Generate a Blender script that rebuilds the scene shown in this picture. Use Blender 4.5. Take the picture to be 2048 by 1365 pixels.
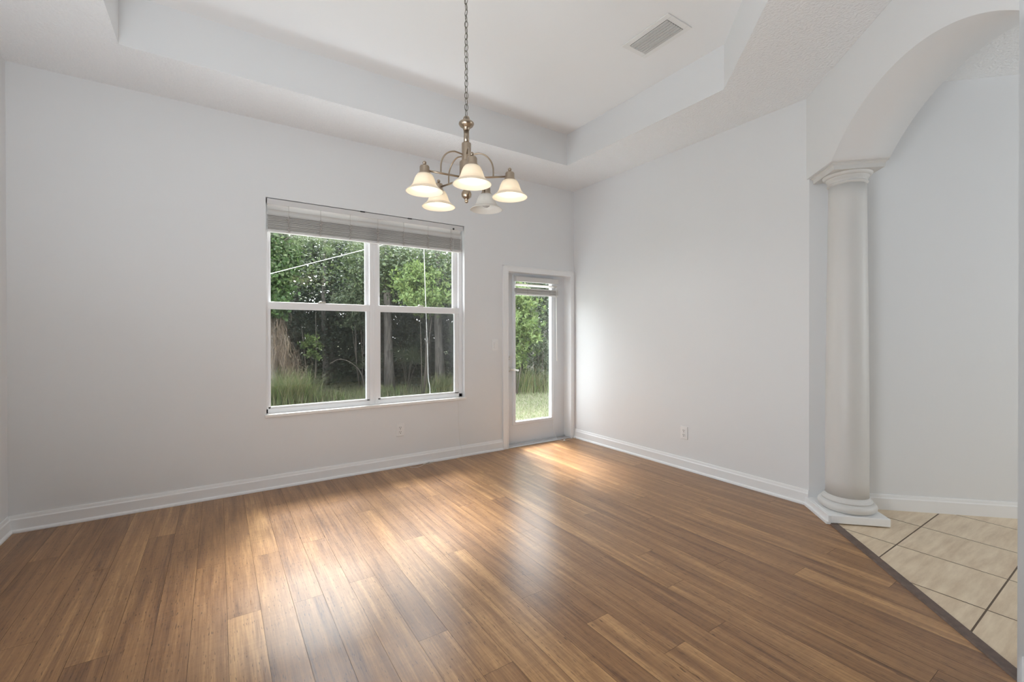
import bpy, bmesh, math, random
import numpy as np
from mathutils import Vector, Matrix, geometry

for o in list(bpy.data.objects):
    bpy.data.objects.remove(o)
SC = bpy.context.scene
COL = SC.collection
PI = math.pi
R2 = math.sqrt(0.5)

# ------------------------------------------------------------------ camera
CAM = Vector((-3.66726, -4.16433, 1.28))
YAW, ROLL, PITCH, FOC, PV = 0.583784, -0.0014011, -0.0042134, 889.98, 672.11
fw = Vector((math.sin(YAW) * math.cos(PITCH), math.cos(YAW) * math.cos(PITCH), math.sin(PITCH)))
rt = Vector((math.cos(YAW), -math.sin(YAW), 0.0))
up = rt.cross(fw)
rt2 = rt * math.cos(ROLL) + up * math.sin(ROLL)
up2 = up * math.cos(ROLL) - rt * math.sin(ROLL)
cam = bpy.data.cameras.new('camera')
cam.sensor_fit = 'HORIZONTAL'
cam.sensor_width = 36.0
cam.lens = 36.0 * FOC / 2048.0
cam.shift_y = (PV - 682.5) / 2048.0
cam.clip_start = 0.02
cam.clip_end = 300.0
co = bpy.data.objects.new('camera', cam)
COL.objects.link(co)
M = Matrix.Identity(4)
for i in range(3):
    M[i][0] = rt2[i]; M[i][1] = up2[i]; M[i][2] = -fw[i]; M[i][3] = CAM[i]
co.matrix_world = M
SC.camera = co

# ------------------------------------------------------------------ world, sun, lights, exposure
SC.view_settings.view_transform = 'Standard'
SC.view_settings.look = 'None'
SC.view_settings.gamma = 1.0
SC.view_settings.use_curve_mapping = False
SC.view_settings.exposure = 0.26
try:
    SC.cycles.use_denoising = True
    SC.cycles.max_bounces = 10
    SC.cycles.diffuse_bounces = 6
    SC.cycles.transparent_max_bounces = 24
    SC.cycles.sample_clamp_indirect = 6.0
    SC.cycles.caustics_reflective = False
    SC.cycles.caustics_refractive = False
except Exception:
    pass
W = bpy.data.worlds.new('sky')
SC.world = W
W.use_nodes = True
wn = W.node_tree
bg = wn.nodes['Background']
SKY_STRENGTH = 8.0
geo = wn.nodes.new('ShaderNodeTexCoord')
sep = wn.nodes.new('ShaderNodeSeparateXYZ')
wn.links.new(geo.outputs['Generated'], sep.inputs[0])
rmp = wn.nodes.new('ShaderNodeValToRGB')
rmp.color_ramp.elements[0].position = 0.0
rmp.color_ramp.elements[0].color = (0.95, 0.97, 1.0, 1)
rmp.color_ramp.elements[1].position = 1.0
rmp.color_ramp.elements[1].color = (0.80, 0.89, 1.0, 1)
wn.links.new(sep.outputs['Z'], rmp.inputs[0])
wn.links.new(rmp.outputs[0], bg.inputs[0])
bg.inputs[1].default_value = SKY_STRENGTH


def light(name, kind, loc, energy, color=(1, 1, 1), size=None, direction=None, **kw):
    l = bpy.data.lights.new(name, kind)
    l.energy = energy
    l.color = color
    if kind == 'AREA' and size:
        l.shape = 'RECTANGLE'
        l.size, l.size_y = size
    for k, v in kw.items():
        setattr(l, k, v)
    o = bpy.data.objects.new(name, l)
    COL.objects.link(o)
    o.location = loc
    if direction is not None:
        o.rotation_euler = Vector(direction).to_track_quat('-Z', 'Y').to_euler()
    return o


light('sun', 'SUN', (4, 12, 14), 12.0, (1.0, 0.98, 0.95), direction=(-0.20, -0.86, -1.06), angle=math.radians(17.0))
# added fill lights out of view, standing in for daylight and a bounced flash
light('fill_side_room', 'AREA', (-4.5, -2.7, 1.36), 15.0, (0.90, 0.96, 1.0), (1.9, 1.0), (0.45, 0.0, 1.0))
light('fill_bounce', 'AREA', (-4.3, -3.6, 0.7), 40.0, (0.90, 0.96, 1.0), (0.8, 0.8), (0.9, 0.2, 1.0))
light('fill_foyer', 'AREA', (2.4, -6.3, 1.6), 28.0, (0.93, 0.97, 1.0), (1.2, 2.2), (-1.0, 1.0, 0.0))


# ------------------------------------------------------------------ node helpers
def mat(name, color=(0.8, 0.8, 0.8), rough=0.5, metal=0.0, **kw):
    m = bpy.data.materials.new(name)
    m.use_nodes = True
    b = m.node_tree.nodes['Principled BSDF']
    b.inputs['Base Color'].default_value = (*color, 1)
    b.inputs['Roughness'].default_value = rough
    b.inputs['Metallic'].default_value = metal
    for k, v in kw.items():
        b.inputs[k].default_value = v
    return m


def N(m, t, **kw):
    n = m.node_tree.nodes.new(t)
    for k, v in kw.items():
        if k.startswith('i_'):
            n.inputs[int(k[2:])].default_value = v
        else:
            setattr(n, k, v)
    return n


def L(m, a, b):
    m.node_tree.links.new(a, b)


def bsdf(m):
    return m.node_tree.nodes['Principled BSDF']


def bumpy(m, scale, strength, detail=3.0, dist=0.002, stretch=None):
    tc = N(m, 'ShaderNodeTexCoord')
    src = tc.outputs['Object']
    if stretch:
        mp = N(m, 'ShaderNodeMapping')
        mp.inputs['Scale'].default_value = stretch
        L(m, src, mp.inputs[0]); src = mp.outputs[0]
    n = N(m, 'ShaderNodeTexNoise')
    n.inputs['Scale'].default_value = scale
    n.inputs['Detail'].default_value = detail
    L(m, src, n.inputs['Vector'])
    bp = N(m, 'ShaderNodeBump')
    bp.inputs['Strength'].default_value = strength
    bp.inputs['Distance'].default_value = dist
    L(m, n.outputs[0], bp.inputs['Height'])
    L(m, bp.outputs[0], bsdf(m).inputs['Normal'])
    return m


def varied(m, c1, c2, scale, detail=3.0, stretch=None, lo=0.35, hi=0.65):
    tc = N(m, 'ShaderNodeTexCoord')
    src = tc.outputs['Object']
    if stretch:
        mp = N(m, 'ShaderNodeMapping')
        mp.inputs['Scale'].default_value = stretch
        L(m, src, mp.inputs[0]); src = mp.outputs[0]
    n = N(m, 'ShaderNodeTexNoise')
    n.inputs['Scale'].default_value = scale
    n.inputs['Detail'].default_value = detail
    L(m, src, n.inputs['Vector'])
    r = N(m, 'ShaderNodeValToRGB')
    r.color_ramp.elements[0].position = lo; r.color_ramp.elements[0].color = (*c1, 1)
    r.color_ramp.elements[1].position = hi; r.color_ramp.elements[1].color = (*c2, 1)
    L(m, n.outputs[0], r.inputs[0])
    L(m, r.outputs[0], bsdf(m).inputs['Base Color'])
    return m


# interior paints
M_WALL = bumpy(mat('wall_paint', (0.782, 0.790, 0.798), 0.62), 160, 0.10, 2.0, 0.001)
M_SOFFIT = bumpy(mat('knockdown_ceiling_paint', (0.86, 0.87, 0.88), 0.75), 60, 1.0, 5.0, 0.010)
M_CEIL = mat('ceiling_paint', (0.83, 0.835, 0.84), 0.75)
M_TRIM = mat('trim_paint', (0.86, 0.865, 0.87), 0.33)
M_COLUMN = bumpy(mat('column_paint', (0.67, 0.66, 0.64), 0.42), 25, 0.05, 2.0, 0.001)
M_DOOR = mat('door_paint', (0.72, 0.735, 0.76), 0.36)
M_VINYL = mat('window_vinyl', (0.85, 0.85, 0.86), 0.32)
M_SILL = mat('sill_marble', (0.90, 0.89, 0.87), 0.22)
M_SLAT = mat('blind_slat', (0.78, 0.76, 0.74), 0.40)
M_RAIL = mat('blind_rail', (0.66, 0.65, 0.64), 0.40)
M_CORD = mat('cord', (0.84, 0.83, 0.80), 0.7)
M_TAPE = mat('ladder_cord', (0.50, 0.46, 0.43), 0.8)
M_PLASTIC = mat('white_plastic', (0.84, 0.84, 0.84), 0.35)
M_DARK = mat('slot_dark', (0.03, 0.03, 0.03), 0.6)
M_NICKEL = mat('brushed_nickel', (0.43, 0.35, 0.27), 0.32, 1.0)
M_CHAIN = mat('chain_metal', (0.22, 0.205, 0.175), 0.45, 1.0)
M_CHROME = mat('satin_hardware', (0.62, 0.60, 0.56), 0.28, 1.0)
M_THRESH = mat('threshold_metal', (0.60, 0.61, 0.63), 0.38, 0.6)
M_VENT = mat('vent_paint', (0.78, 0.78, 0.77), 0.45)
M_VENTSLAT = mat('vent_slat_paint', (0.50, 0.50, 0.49), 0.5)
M_OUTWALL = bumpy(mat('stucco', (0.62, 0.60, 0.56), 0.85), 90, 0.4)


def mix_shader(m, a, b, fac):
    x = N(m, 'ShaderNodeMixShader')
    x.inputs[0].default_value = fac
    L(m, a, x.inputs[1]); L(m, b, x.inputs[2])
    return x


_tl = N(M_SLAT, 'ShaderNodeBsdfTranslucent'); _tl.inputs[0].default_value = (0.80, 0.79, 0.77, 1)
_x = mix_shader(M_SLAT, bsdf(M_SLAT).outputs[0], _tl.outputs[0], 0.16)
L(M_SLAT, _x.outputs[0], M_SLAT.node_tree.nodes['Material Output'].inputs['Surface'])


def glass_material(name, tint=(0.97, 0.98, 0.97)):
    m = mat(name)
    nt = m.node_tree
    out = nt.nodes['Material Output']
    tr = N(m, 'ShaderNodeBsdfTransparent'); tr.inputs[0].default_value = (*tint, 1)
    gl = N(m, 'ShaderNodeBsdfGlossy'); gl.inputs['Roughness'].default_value = 0.0
    lw = N(m, 'ShaderNodeLayerWeight'); lw.inputs[0].default_value = 0.5
    pw = N(m, 'ShaderNodeMath', operation='POWER'); pw.inputs[1].default_value = 5.0
    fr = N(m, 'ShaderNodeMapRange'); fr.inputs[3].default_value = 0.04; fr.inputs[4].default_value = 1.0
    L(m, lw.outputs['Facing'], pw.inputs[0]); L(m, pw.outputs[0], fr.inputs[0])
    x = N(m, 'ShaderNodeMixShader')
    L(m, fr.outputs[0], x.inputs[0]); L(m, tr.outputs[0], x.inputs[1]); L(m, gl.outputs[0], x.inputs[2])
    L(m, x.outputs[0], out.inputs['Surface'])
    return m


M_GLASS = glass_material('window_glass')


def screen_material():
    m = mat('insect_screen_mesh')
    out = m.node_tree.nodes['Material Output']
    tr = N(m, 'ShaderNodeBsdfTransparent')
    df = N(m, 'ShaderNodeBsdfDiffuse'); df.inputs[0].default_value = (0.035, 0.036, 0.038, 1)
    x = mix_shader(m, tr.outputs[0], df.outputs[0], 0.36)
    L(m, x.outputs[0], out.inputs['Surface'])
    return m


M_SCREEN = screen_material()


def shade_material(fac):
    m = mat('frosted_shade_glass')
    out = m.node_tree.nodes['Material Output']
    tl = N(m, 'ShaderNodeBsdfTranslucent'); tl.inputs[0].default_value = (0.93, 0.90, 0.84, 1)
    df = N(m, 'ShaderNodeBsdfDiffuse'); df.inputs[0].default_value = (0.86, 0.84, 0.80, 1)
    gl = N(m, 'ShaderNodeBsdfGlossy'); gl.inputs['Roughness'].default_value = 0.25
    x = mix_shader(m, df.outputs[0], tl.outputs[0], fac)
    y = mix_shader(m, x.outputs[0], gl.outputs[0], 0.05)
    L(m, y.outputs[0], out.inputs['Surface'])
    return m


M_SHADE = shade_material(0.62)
M_SHADE_OFF = shade_material(0.30)  # same glass, made less translucent so the unlit shade renders whiter


def emit(name, color, s):
    m = mat(name)
    b = bsdf(m)
    b.inputs['Emission Color'].default_value = (*color, 1)
    b.inputs['Emission Strength'].default_value = s
    return m


M_BULB = emit('lit_bulb', (1.0, 0.82, 0.56), 3.0)
M_BULB_OFF = mat('clear_bulb', (0.9, 0.9, 0.9), 0.05, 0.0, **{'Transmission Weight': 0.6, 'IOR': 1.3})


# hardwood: every plank is a face of the floor mesh with its own random tone
def wood_material():
    m = mat('strand_bamboo_planks', (0.3, 0.17, 0.09), 0.30)
    b = bsdf(m)
    tc = N(m, 'ShaderNodeTexCoord')
    at = N(m, 'ShaderNodeAttribute'); at.attribute_name = 'tone'
    sp = N(m, 'ShaderNodeSeparateColor')
    L(m, at.outputs['Color'], sp.inputs[0])
    off = N(m, 'ShaderNodeVectorMath', operation='SCALE'); off.inputs['Scale'].default_value = 37.0
    L(m, at.outputs['Color'], off.inputs[0])
    add = N(m, 'ShaderNodeVectorMath', operation='ADD')
    L(m, tc.outputs['Object'], add.inputs[0]); L(m, off.outputs[0], add.inputs[1])

    def noise(scale, st, detail=4.0, rough=0.6, dist=0.0):
        mp = N(m, 'ShaderNodeMapping'); mp.inputs['Scale'].default_value = st
        L(m, add.outputs[0], mp.inputs[0])
        n = N(m, 'ShaderNodeTexNoise')
        n.inputs['Scale'].default_value = scale; n.inputs['Detail'].default_value = detail
        n.inputs['Roughness'].default_value = rough; n.inputs['Distortion'].default_value = dist
        L(m, mp.outputs[0], n.inputs['Vector'])
        return n
    broad = noise(1.0, (22, 1.1, 1), 3.0, 0.55, 0.4)
    fine = noise(1.0, (150, 5.0, 1), 4.0, 0.65)
    fleck = noise(1.0, (230, 26.0, 1), 1.0, 0.4)
    cross = noise(1.0, (5, 30.0, 1), 3.0, 0.6, 1.2)
    # value = tone*.45 + broad*.4 + fine*.3
    def mul(a, k):
        x = N(m, 'ShaderNodeMath', operation='MULTIPLY'); L(m, a, x.inputs[0]); x.inputs[1].default_value = k; return x.outputs[0]
    def plus(a, c):
        x = N(m, 'ShaderNodeMath', operation='ADD'); L(m, a, x.inputs[0]); L(m, c, x.inputs[1]); return x.outputs[0]
    v = plus(plus(mul(sp.outputs[0], 0.16), mul(broad.outputs[0], 0.62)), plus(mul(fine.outputs[0], 0.46), mul(cross.outputs[0], 0.12)))
    r = N(m, 'ShaderNodeValToRGB')
    cr = r.color_ramp
    cr.elements[0].position = 0.36; cr.elements[0].color = (0.118, 0.050, 0.020, 1)
    cr.elements[1].position = 1.10; cr.elements[1].color = (0.56, 0.320, 0.135, 1)
    e = cr.elements.new(0.56); e.color = (0.242, 0.117, 0.046, 1)
    e = cr.elements.new(0.74); e.color = (0.335, 0.173, 0.070, 1)
    cr.elements[-1].position = 1.0
    st = N(m, 'ShaderNodeMath', operation='MULTIPLY_ADD'); st.inputs[1].default_value = 1.35; st.inputs[2].default_value = -0.235
    L(m, v, st.inputs[0]); L(m, st.outputs[0], r.inputs[0])
    # dark flecks
    fr = N(m, 'ShaderNodeValToRGB')
    fr.color_ramp.elements[0].position = 0.27; fr.color_ramp.elements[0].color = (0.45, 0.42, 0.40, 1)
    fr.color_ramp.elements[1].position = 0.33; fr.color_ramp.elements[1].color = (1, 1, 1, 1)
    L(m, fleck.outputs[0], fr.inputs[0])
    mx = N(m, 'ShaderNodeMix', data_type='RGBA', blend_type='MULTIPLY'); mx.inputs[0].default_value = 1.0
    L(m, r.outputs[0], mx.inputs[6]); L(m, fr.outputs[0], mx.inputs[7])
    L(m, mx.outputs[2], b.inputs['Base Color'])
    rr = N(m, 'ShaderNodeMapRange'); rr.inputs[3].default_value = 0.24; rr.inputs[4].default_value = 0.36
    L(m, fine.outputs[0], rr.inputs[0]); L(m, rr.outputs[0], b.inputs['Roughness'])
    b.inputs['Specular IOR Level'].default_value = 0.65
    bp = N(m, 'ShaderNodeBump'); bp.inputs['Strength'].default_value = 0.06; bp.inputs['Distance'].default_value = 0.001
    L(m, fine.outputs[0], bp.inputs['Height']); L(m, bp.outputs[0], b.inputs['Normal'])
    return m


M_WOOD = wood_material()
M_GAP = mat('plank_seam', (0.045, 0.024, 0.013), 0.6)


def tile_material():
    m = mat('travertine_tile', (0.6, 0.5, 0.37), 0.34)
    b = bsdf(m)
    tc = N(m, 'ShaderNodeTexCoord')
    at = N(m, 'ShaderNodeAttribute'); at.attribute_name = 'tone'
    off = N(m, 'ShaderNodeVectorMath', operation='SCALE'); off.inputs['Scale'].default_value = 19.0
    L(m, at.outputs['Color'], off.inputs[0])
    add = N(m, 'ShaderNodeVectorMath', operation='ADD')
    L(m, tc.outputs['Object'], add.inputs[0]); L(m, off.outputs[0], add.inputs[1])
    mp = N(m, 'ShaderNodeMapping'); mp.inputs['Scale'].default_value = (2.5, 16.0, 1)
    mp.inputs['Rotation'].default_value = (0, 0, 0.15)
    L(m, add.outputs[0], mp.inputs[0])
    n = N(m, 'ShaderNodeTexNoise'); n.inputs['Scale'].default_value = 1.4; n.inputs['Detail'].default_value = 7.0
    n.inputs['Roughness'].default_value = 0.62
    L(m, mp.outputs[0], n.inputs['Vector'])
    r = N(m, 'ShaderNodeValToRGB')
    r.color_ramp.elements[0].position = 0.30; r.color_ramp.elements[0].color = (0.60, 0.46, 0.31, 1)
    r.color_ramp.elements[1].position = 0.68; r.color_ramp.elements[1].color = (0.80, 0.67, 0.49, 1)
    L(m, n.outputs[0], r.inputs[0]); L(m, r.outputs[0], b.inputs['Base Color'])
    return m


M_TILE = tile_material()
M_GROUT = mat('tile_grout', (0.17, 0.125, 0.09), 0.8)
M_STRIP = varied(mat('transition_wood', (0.1, 0.06, 0.04), 0.35), (0.085, 0.05, 0.036), (0.13, 0.082, 0.06), 3.0, 4.0, (8, 8, 1))


# ------------------------------------------------------------------ mesh helpers
class MB:
    def __init__(s):
        s.v = []; s.f = []; s.mi = []; s.smooth = []

    def add(s, verts, faces, mi=0, smooth=False, mtx=None):
        k = len(s.v)
        for p in verts:
            s.v.append(tuple(mtx @ Vector(p)) if mtx else tuple(p))
        for f in faces:
            s.f.append(tuple(i + k for i in f)); s.mi.append(mi); s.smooth.append(smooth)
        return s

    def box(s, x0, x1, y0, y1, z0, z1, mi=0, mtx=None):
        v = [(x0, y0, z0), (x1, y0, z0), (x1, y1, z0), (x0, y1, z0), (x0, y0, z1), (x1, y0, z1), (x1, y1, z1), (x0, y1, z1)]
        f = [(0, 3, 2, 1), (4, 5, 6, 7), (0, 1, 5, 4), (1, 2, 6, 5), (2, 3, 7, 6), (3, 0, 4, 7)]
        return s.add(v, f, mi, False, mtx)

    def prism(s, poly, z0, z1, mi=0, mtx=None):
        n = len(poly)
        a = sum(poly[i][0] * poly[(i + 1) % n][1] - poly[(i + 1) % n][0] * poly[i][1] for i in range(n))
        if a < 0:
            poly = poly[::-1]
        v = [(x, y, z0) for x, y in poly] + [(x, y, z1) for x, y in poly]
        f = [tuple(range(n - 1, -1, -1)), tuple(range(n, 2 * n))]
        f += [(i, (i + 1) % n, n + (i + 1) % n, n + i) for i in range(n)]
        return s.add(v, f, mi, False, mtx)

    def lathe(s, prof, c=(0, 0, 0), seg=40, mi=0, cap=True, mtx=None):
        v = []; f = []
        for r, z in prof:
            for i in range(seg):
                a = 2 * PI * i / seg
                v.append((c[0] + r * math.cos(a), c[1] + r * math.sin(a), c[2] + z))
        for j in range(len(prof) - 1):
            for i in range(seg):
                i2 = (i + 1) % seg
                f.append((j * seg + i, j * seg + i2, (j + 1) * seg + i2, (j + 1) * seg + i))
        if prof[0][1] > prof[-1][1]:
            f = [q[::-1] for q in f]
        s.add(v, f, mi, True, mtx)
        if cap:
            a = len(s.v) - len(v)
            lo = tuple(a + i for i in range(seg)); hi = tuple(a + (len(prof) - 1) * seg + i for i in range(seg))
            if prof[0][1] > prof[-1][1]:
                lo, hi = hi, lo
            if min(prof[0][0], prof[-1][0]) > 1e-5 or True:
                s.f.append(lo[::-1]); s.mi.append(mi); s.smooth.append(False)
                s.f.append(hi); s.mi.append(mi); s.smooth.append(False)
        return s

    def tube(s, pts, r, seg=8, mi=0, closed=False):
        pts = [Vector(p) for p in pts]
        n = len(pts)
        rs = r if isinstance(r, (list, tuple)) else [r] * n
        v = []; f = []
        nrm = None
        for i, p in enumerate(pts):
            if closed:
                t = pts[(i + 1) % n] - pts[i - 1]
            else:
                t = pts[min(i + 1, n - 1)] - pts[max(i - 1, 0)]
            if t.length < 1e-9:
                t = Vector((0, 0, 1))
            t.normalize()
            if nrm is None:
                nrm = t.orthogonal().normalized()
            else:
                nrm = nrm - t * nrm.dot(t)
                nrm = nrm.normalized() if nrm.length > 1e-6 else t.orthogonal().normalized()
            bn = t.cross(nrm)
            for k in range(seg):
                a = 2 * PI * k / seg
                v.append(p + (nrm * math.cos(a) + bn * math.sin(a)) * rs[i])
        m = n if closed else n - 1
        for i in range(m):
            j = (i + 1) % n
            for k in range(seg):
                k2 = (k + 1) % seg
                f.append((i * seg + k, i * seg + k2, j * seg + k2, j * seg + k))
        s.add(v, f, mi, True)
        if not closed:
            a = len(s.v) - len(v)
            s.f.append(tuple(a + k for k in range(seg))[::-1]); s.mi.append(mi); s.smooth.append(False)
            s.f.append(tuple(a + (n - 1) * seg + k for k in range(seg))); s.mi.append(mi); s.smooth.append(False)
        return s

    def ball(s, c, r, mi=0, seg=16, rings=10, sz=1.0):
        prof = [(max(1e-4, r * math.sin(PI * i / rings)), -r * sz * math.cos(PI * i / rings)) for i in range(rings + 1)]
        return s.lathe(prof, c, seg, mi, False)

    def build(s, name, mats, parent=None, bevel=0.0, loc=None):
        me = bpy.data.meshes.new(name)
        o3 = Vector(loc) if loc is not None else Vector((0, 0, 0))
        me.from_pydata([tuple(Vector(p) - o3) for p in s.v], [], s.f)
        for m in (mats if isinstance(mats, (list, tuple)) else [mats]):
            me.materials.append(m)
        me.polygons.foreach_set('material_index', s.mi)
        me.polygons.foreach_set('use_smooth', s.smooth)
        me.update()
        o = bpy.data.objects.new(name, me)
        COL.objects.link(o)
        o.location = o3
        if parent is not None:
            o.parent = parent
            o.location = o3 - parent.location if parent.parent is None else o3 - parent.location - parent.parent.location
        if bevel > 0:
            b = o.modifiers.new('bevel', 'BEVEL'); b.width = bevel; b.segments = 2; b.limit_method = 'ANGLE'
            b.angle_limit = math.radians(40)
        return o


def tag(o, label=None, cat=None, group=None, kind=None):
    if label: o['label'] = label
    if cat: o['category'] = cat
    if group: o['group'] = group
    if kind: o['kind'] = kind
    return o


def empty(name, loc, label=None, cat=None, group=None, kind=None):
    o = bpy.data.objects.new(name, None)
    o.empty_display_size = 0.1
    COL.objects.link(o)
    o.location = loc
    return tag(o, label, cat, group, kind)


def struct(mb, name, mats, label=None, bevel=0.0, parent=None):
    o = mb.build(name, mats, parent, bevel)
    if parent is None:
        o['kind'] = 'structure'
        if label: o['label'] = label
    return o


# ------------------------------------------------------------------ room shell
H = 3.032       # lower ceiling
HT = 3.352      # ceiling inside the tray
LX = -4.797     # left wall
WY = -2.601     # where the right wall meets the arch wall
BACK = -8.0


def tk(t, k):   # arch wall frame: t along the arch wall from the right wall, k into the hall
    return (-t * R2 + k * R2, WY - t * R2 - k * R2)


# window / door openings in the back wall
WX0, WX1, WZ0, WZ1 = -3.337, -1.512, 0.602, 2.409
DX0, DX1, DZ1 = -0.985, -0.055, 1.985
mb = MB()
T = 0.17
for x0, x1, z0, z1 in [(LX - 0.15, WX0, -0.15, HT + 0.1), (WX0, WX1, -0.15, WZ0), (WX0, WX1, WZ1, HT + 0.1), (WX1, DX0, -0.15, HT + 0.1),
                       (DX0, DX1, DZ1, HT + 0.1), (DX0, DX1, -0.15, -0.02), (DX1, 3.2, -0.15, HT + 0.1)]:
    mb.box(x0, x1, 0.0, T, z0, z1)
struct(mb, 'wall_back', M_WALL, 'white painted wall with the big window and the glazed door')
mb = MB(); mb.box(LX - 0.12, LX, BACK, 0.0, -0.1, H)
struct(mb, 'wall_left', M_WALL, 'white painted side wall seen as a sliver at the picture edge')
mb = MB(); mb.prism([(0, 0), (0, WY - 0.02), (0.24, WY - 0.26), (0.24, 0)], -0.1, H)
struct(mb, 'wall_right', M_WALL, 'white painted wall between the glazed door and the column')
mb = MB(); mb.box(-6, 4, BACK - 0.12, BACK, -0.1, H)
struct(mb, 'wall_behind', M_WALL)
# near wall whose corner closes the picture on its right edge
JX, JY = -1.262, -3.832
mb = MB(); mb.prism([(JX, JY), (JX + 3.4, JY - 3.4), (JX + 3.6, JY - 3.2), (JX + 0.25, JY + 0.01)], -0.1, H)
struct(mb, 'wall_near', M_WALL, 'edge of a white wall at the far side of the archway')

# arch wall above the column
AC, AZ, AR, SPR = 1.074, 1.613, 1.072, 2.427
mb = MB()
pts = []
NA = 48
t0 = 0.373; t1 = 2 * AC - t0
for i in range(NA + 1):
    t = t0 + (t1 - t0) * i / NA
    pts.append((t, AZ + math.sqrt(AR * AR - (t - AC) ** 2)))
# resample evenly by angle
a0 = math.atan2(pts[0][1] - AZ, t0 - AC); a1 = math.atan2(pts[-1][1] - AZ, t1 - AC)
pts = [(AC + AR * math.cos(a0 + (a1 - a0) * i / NA), AZ + AR * math.sin(a0 + (a1 - a0) * i / NA)) for i in range(NA + 1)]
TE = t1 + 0.373
outline = [(0.0, SPR)] + pts + [(TE, SPR)]
TH = 0.34
v = []; f = []
for (t, z) in outline:
    for k in (0.0, TH):
        x, y = tk(t, k); v.append((x, y, z))
    for k in (0.0, TH):
        x, y = tk(t, k); v.append((x, y, H))
for i in range(len(outline) - 1):
    a = i * 4; b = a + 4
    f.append((a, b, b + 2, a + 2))            # front
    f.append((a + 1, a + 3, b + 3, b + 1))    # back
    f.append((a, a + 1, b + 1, b))            # soffit
e = (len(outline) - 1) * 4
f.append((0, 2, 3, 1)); f.append((e, e + 1, e + 3, e + 2))
mb.add(v, f)
for i in range(len(f)):
    mb.smooth[i] = (i % 3 == 2) and 3 < i < 3 * (len(outline) - 2)
o = struct(mb, 'wall_arch', M_WALL, 'angled white wall with the archway standing on the column')

# hall beyond the arch
KF = -1.836
def hall(s, d=0.0):     # along the hall wall, d in front of it
    return (s * R2 + (KF - d) * R2, -s * R2 + (KF - d) * R2)
mb = MB(); mb.prism([hall(2.16), hall(7), hall(7, -0.15), hall(2.16, -0.15)], -0.1, 3.4)
struct(mb, 'wall_hall', M_WALL, 'plain white wall of the tiled hall seen through the archway')
mb = MB(); mb.prism([tk(0.0, TH - 0.001), tk(4.2, TH - 0.001), tk(4.2, 5.5), tk(-1.2, 5.5), tk(-1.2, TH - 0.001)], 3.06, 3.16)
struct(mb, 'ceiling_hall', M_SOFFIT, 'textured ceiling of the hall above the archway')
mb = MB(); mb.box(3.2, 3.3, -9, 0.2, -0.1, 3.3)
struct(mb, 'wall_hall_end', M_WALL)

# ceiling with the tray recess
outer = [(LX, 0.0), (0.0, 0.0), (0.0, WY), tk(TE, 0.0), (JX, JY - 0.03), (JX, BACK), (LX, BACK)]
TRAY = [(-4.162, -0.612), (-0.630, -0.612), (-0.636, -2.336), (-2.136, -3.836), (-4.162, -3.836)]
outer = [(LX, 0.0), (0.0, 0.0), (0.0, WY), (JX, JY - 0.03), (JX + 3.4, JY - 3.4), (JX + 3.4, BACK), (LX, BACK)]
polys = [[Vector((x, y, 0)) for x, y in outer], [Vector((x, y, 0)) for x, y in TRAY]]
tri = geometry.tessellate_polygon(polys)
allp = outer + TRAY
mb = MB()
fs = []
for t in tri:
    a, b, c = [Vector((*allp[i], 0)) for i in t]
    fs.append(tuple(t) if (b - a).cross(c - a).z < 0 else tuple(t)[::-1])
mb.add([(x, y, H) for x, y in allp], fs, 0)
nT = len(TRAY)
v = [(x, y, H) for x, y in TRAY] + [(x, y, HT) for x, y in TRAY]
ctr = (sum(p[0] for p in TRAY) / nT, sum(p[1] for p in TRAY) / nT)
fs = []
for i in range(nT):
    j = (i + 1) % nT
    fs.append((i, j, nT + j, nT + i))
mb.add(v, fs, 2)
mb.add(v, [tuple(range(nT, 2 * nT))], 1)
struct(mb, 'ceiling', [M_SOFFIT, M_CEIL, M_WALL], 'white ceiling with a raised tray recess')
mb = MB(); mb.box(LX - 0.2, 3.4, BACK - 0.2, T, HT + 0.1, HT + 0.25)
struct(mb, 'roof', M_OUTWALL)
mb = MB(); mb.box(-9, 7, T, 0.52, 2.75, 2.90)
struct(mb, 'roof_eave', M_OUTWALL)

# ------------------------------------------------------------------ hardwood floor, plank by plank
random.seed(11)
PW, PL, PX0 = 0.1322, 1.82, -3.637
JOINT = {-7: -0.59, -4: -1.8, -3: -0.59, -2: -0.91, -1: -1.2, 0: -1.8, 3: -1.19, 4: -1.8, 5: -0.59, 6: -0.90, 7: -1.5, 8: -1.8,
         9: -0.58, 10: -0.89, 11: -1.2, 12: -1.81, 14: -0.91, 19: -1.2, 22: -1.2}
verts = []; faces = []; tones = []; mis = []
verts += [(LX, 0.02, -0.003), (3.3, 0.02, -0.003), (3.3, BACK, -0.003), (LX, BACK, -0.003)]
faces.append((3, 2, 1, 0)); tones.append((0, 0, 0)); mis.append(1)
for r in range(-9, 29):
    x0 = PX0 + r * PW + 0.0006; x1 = PX0 + (r + 1) * PW - 0.0006
    x0 = max(x0, LX); x1 = min(x1, 0.1)
    if x1 <= x0: continue
    j = JOINT.get(r, -0.61 * random.randint(1, 3) + random.choice([0, 0.305]))
    edges = [0.02]
    y = j + PL
    while y > 0.0: y -= PL
    while y > BACK:
        edges.append(y); y -= PL
    edges.append(BACK)
    for a, b in zip(edges[:-1], edges[1:]):
        g = 0.0006
        k = len(verts)
        verts += [(x0, b + g, 0), (x1, b + g, 0), (x1, a - g, 0), (x0, a - g, 0)]
        faces.append((k, k + 1, k + 2, k + 3))
        tones.append((random.random(), random.random(), random.random())); mis.append(0)
me = bpy.data.meshes.new('floor')
me.from_pydata(verts, [], faces)
me.materials.append(M_WOOD); me.materials.append(M_GAP)
me.polygons.foreach_set('material_index', mis)
ca = me.color_attributes.new('tone', 'FLOAT_COLOR', 'CORNER')
buf = []
for t in tones: buf += list((*t, 1.0)) * 4
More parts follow.
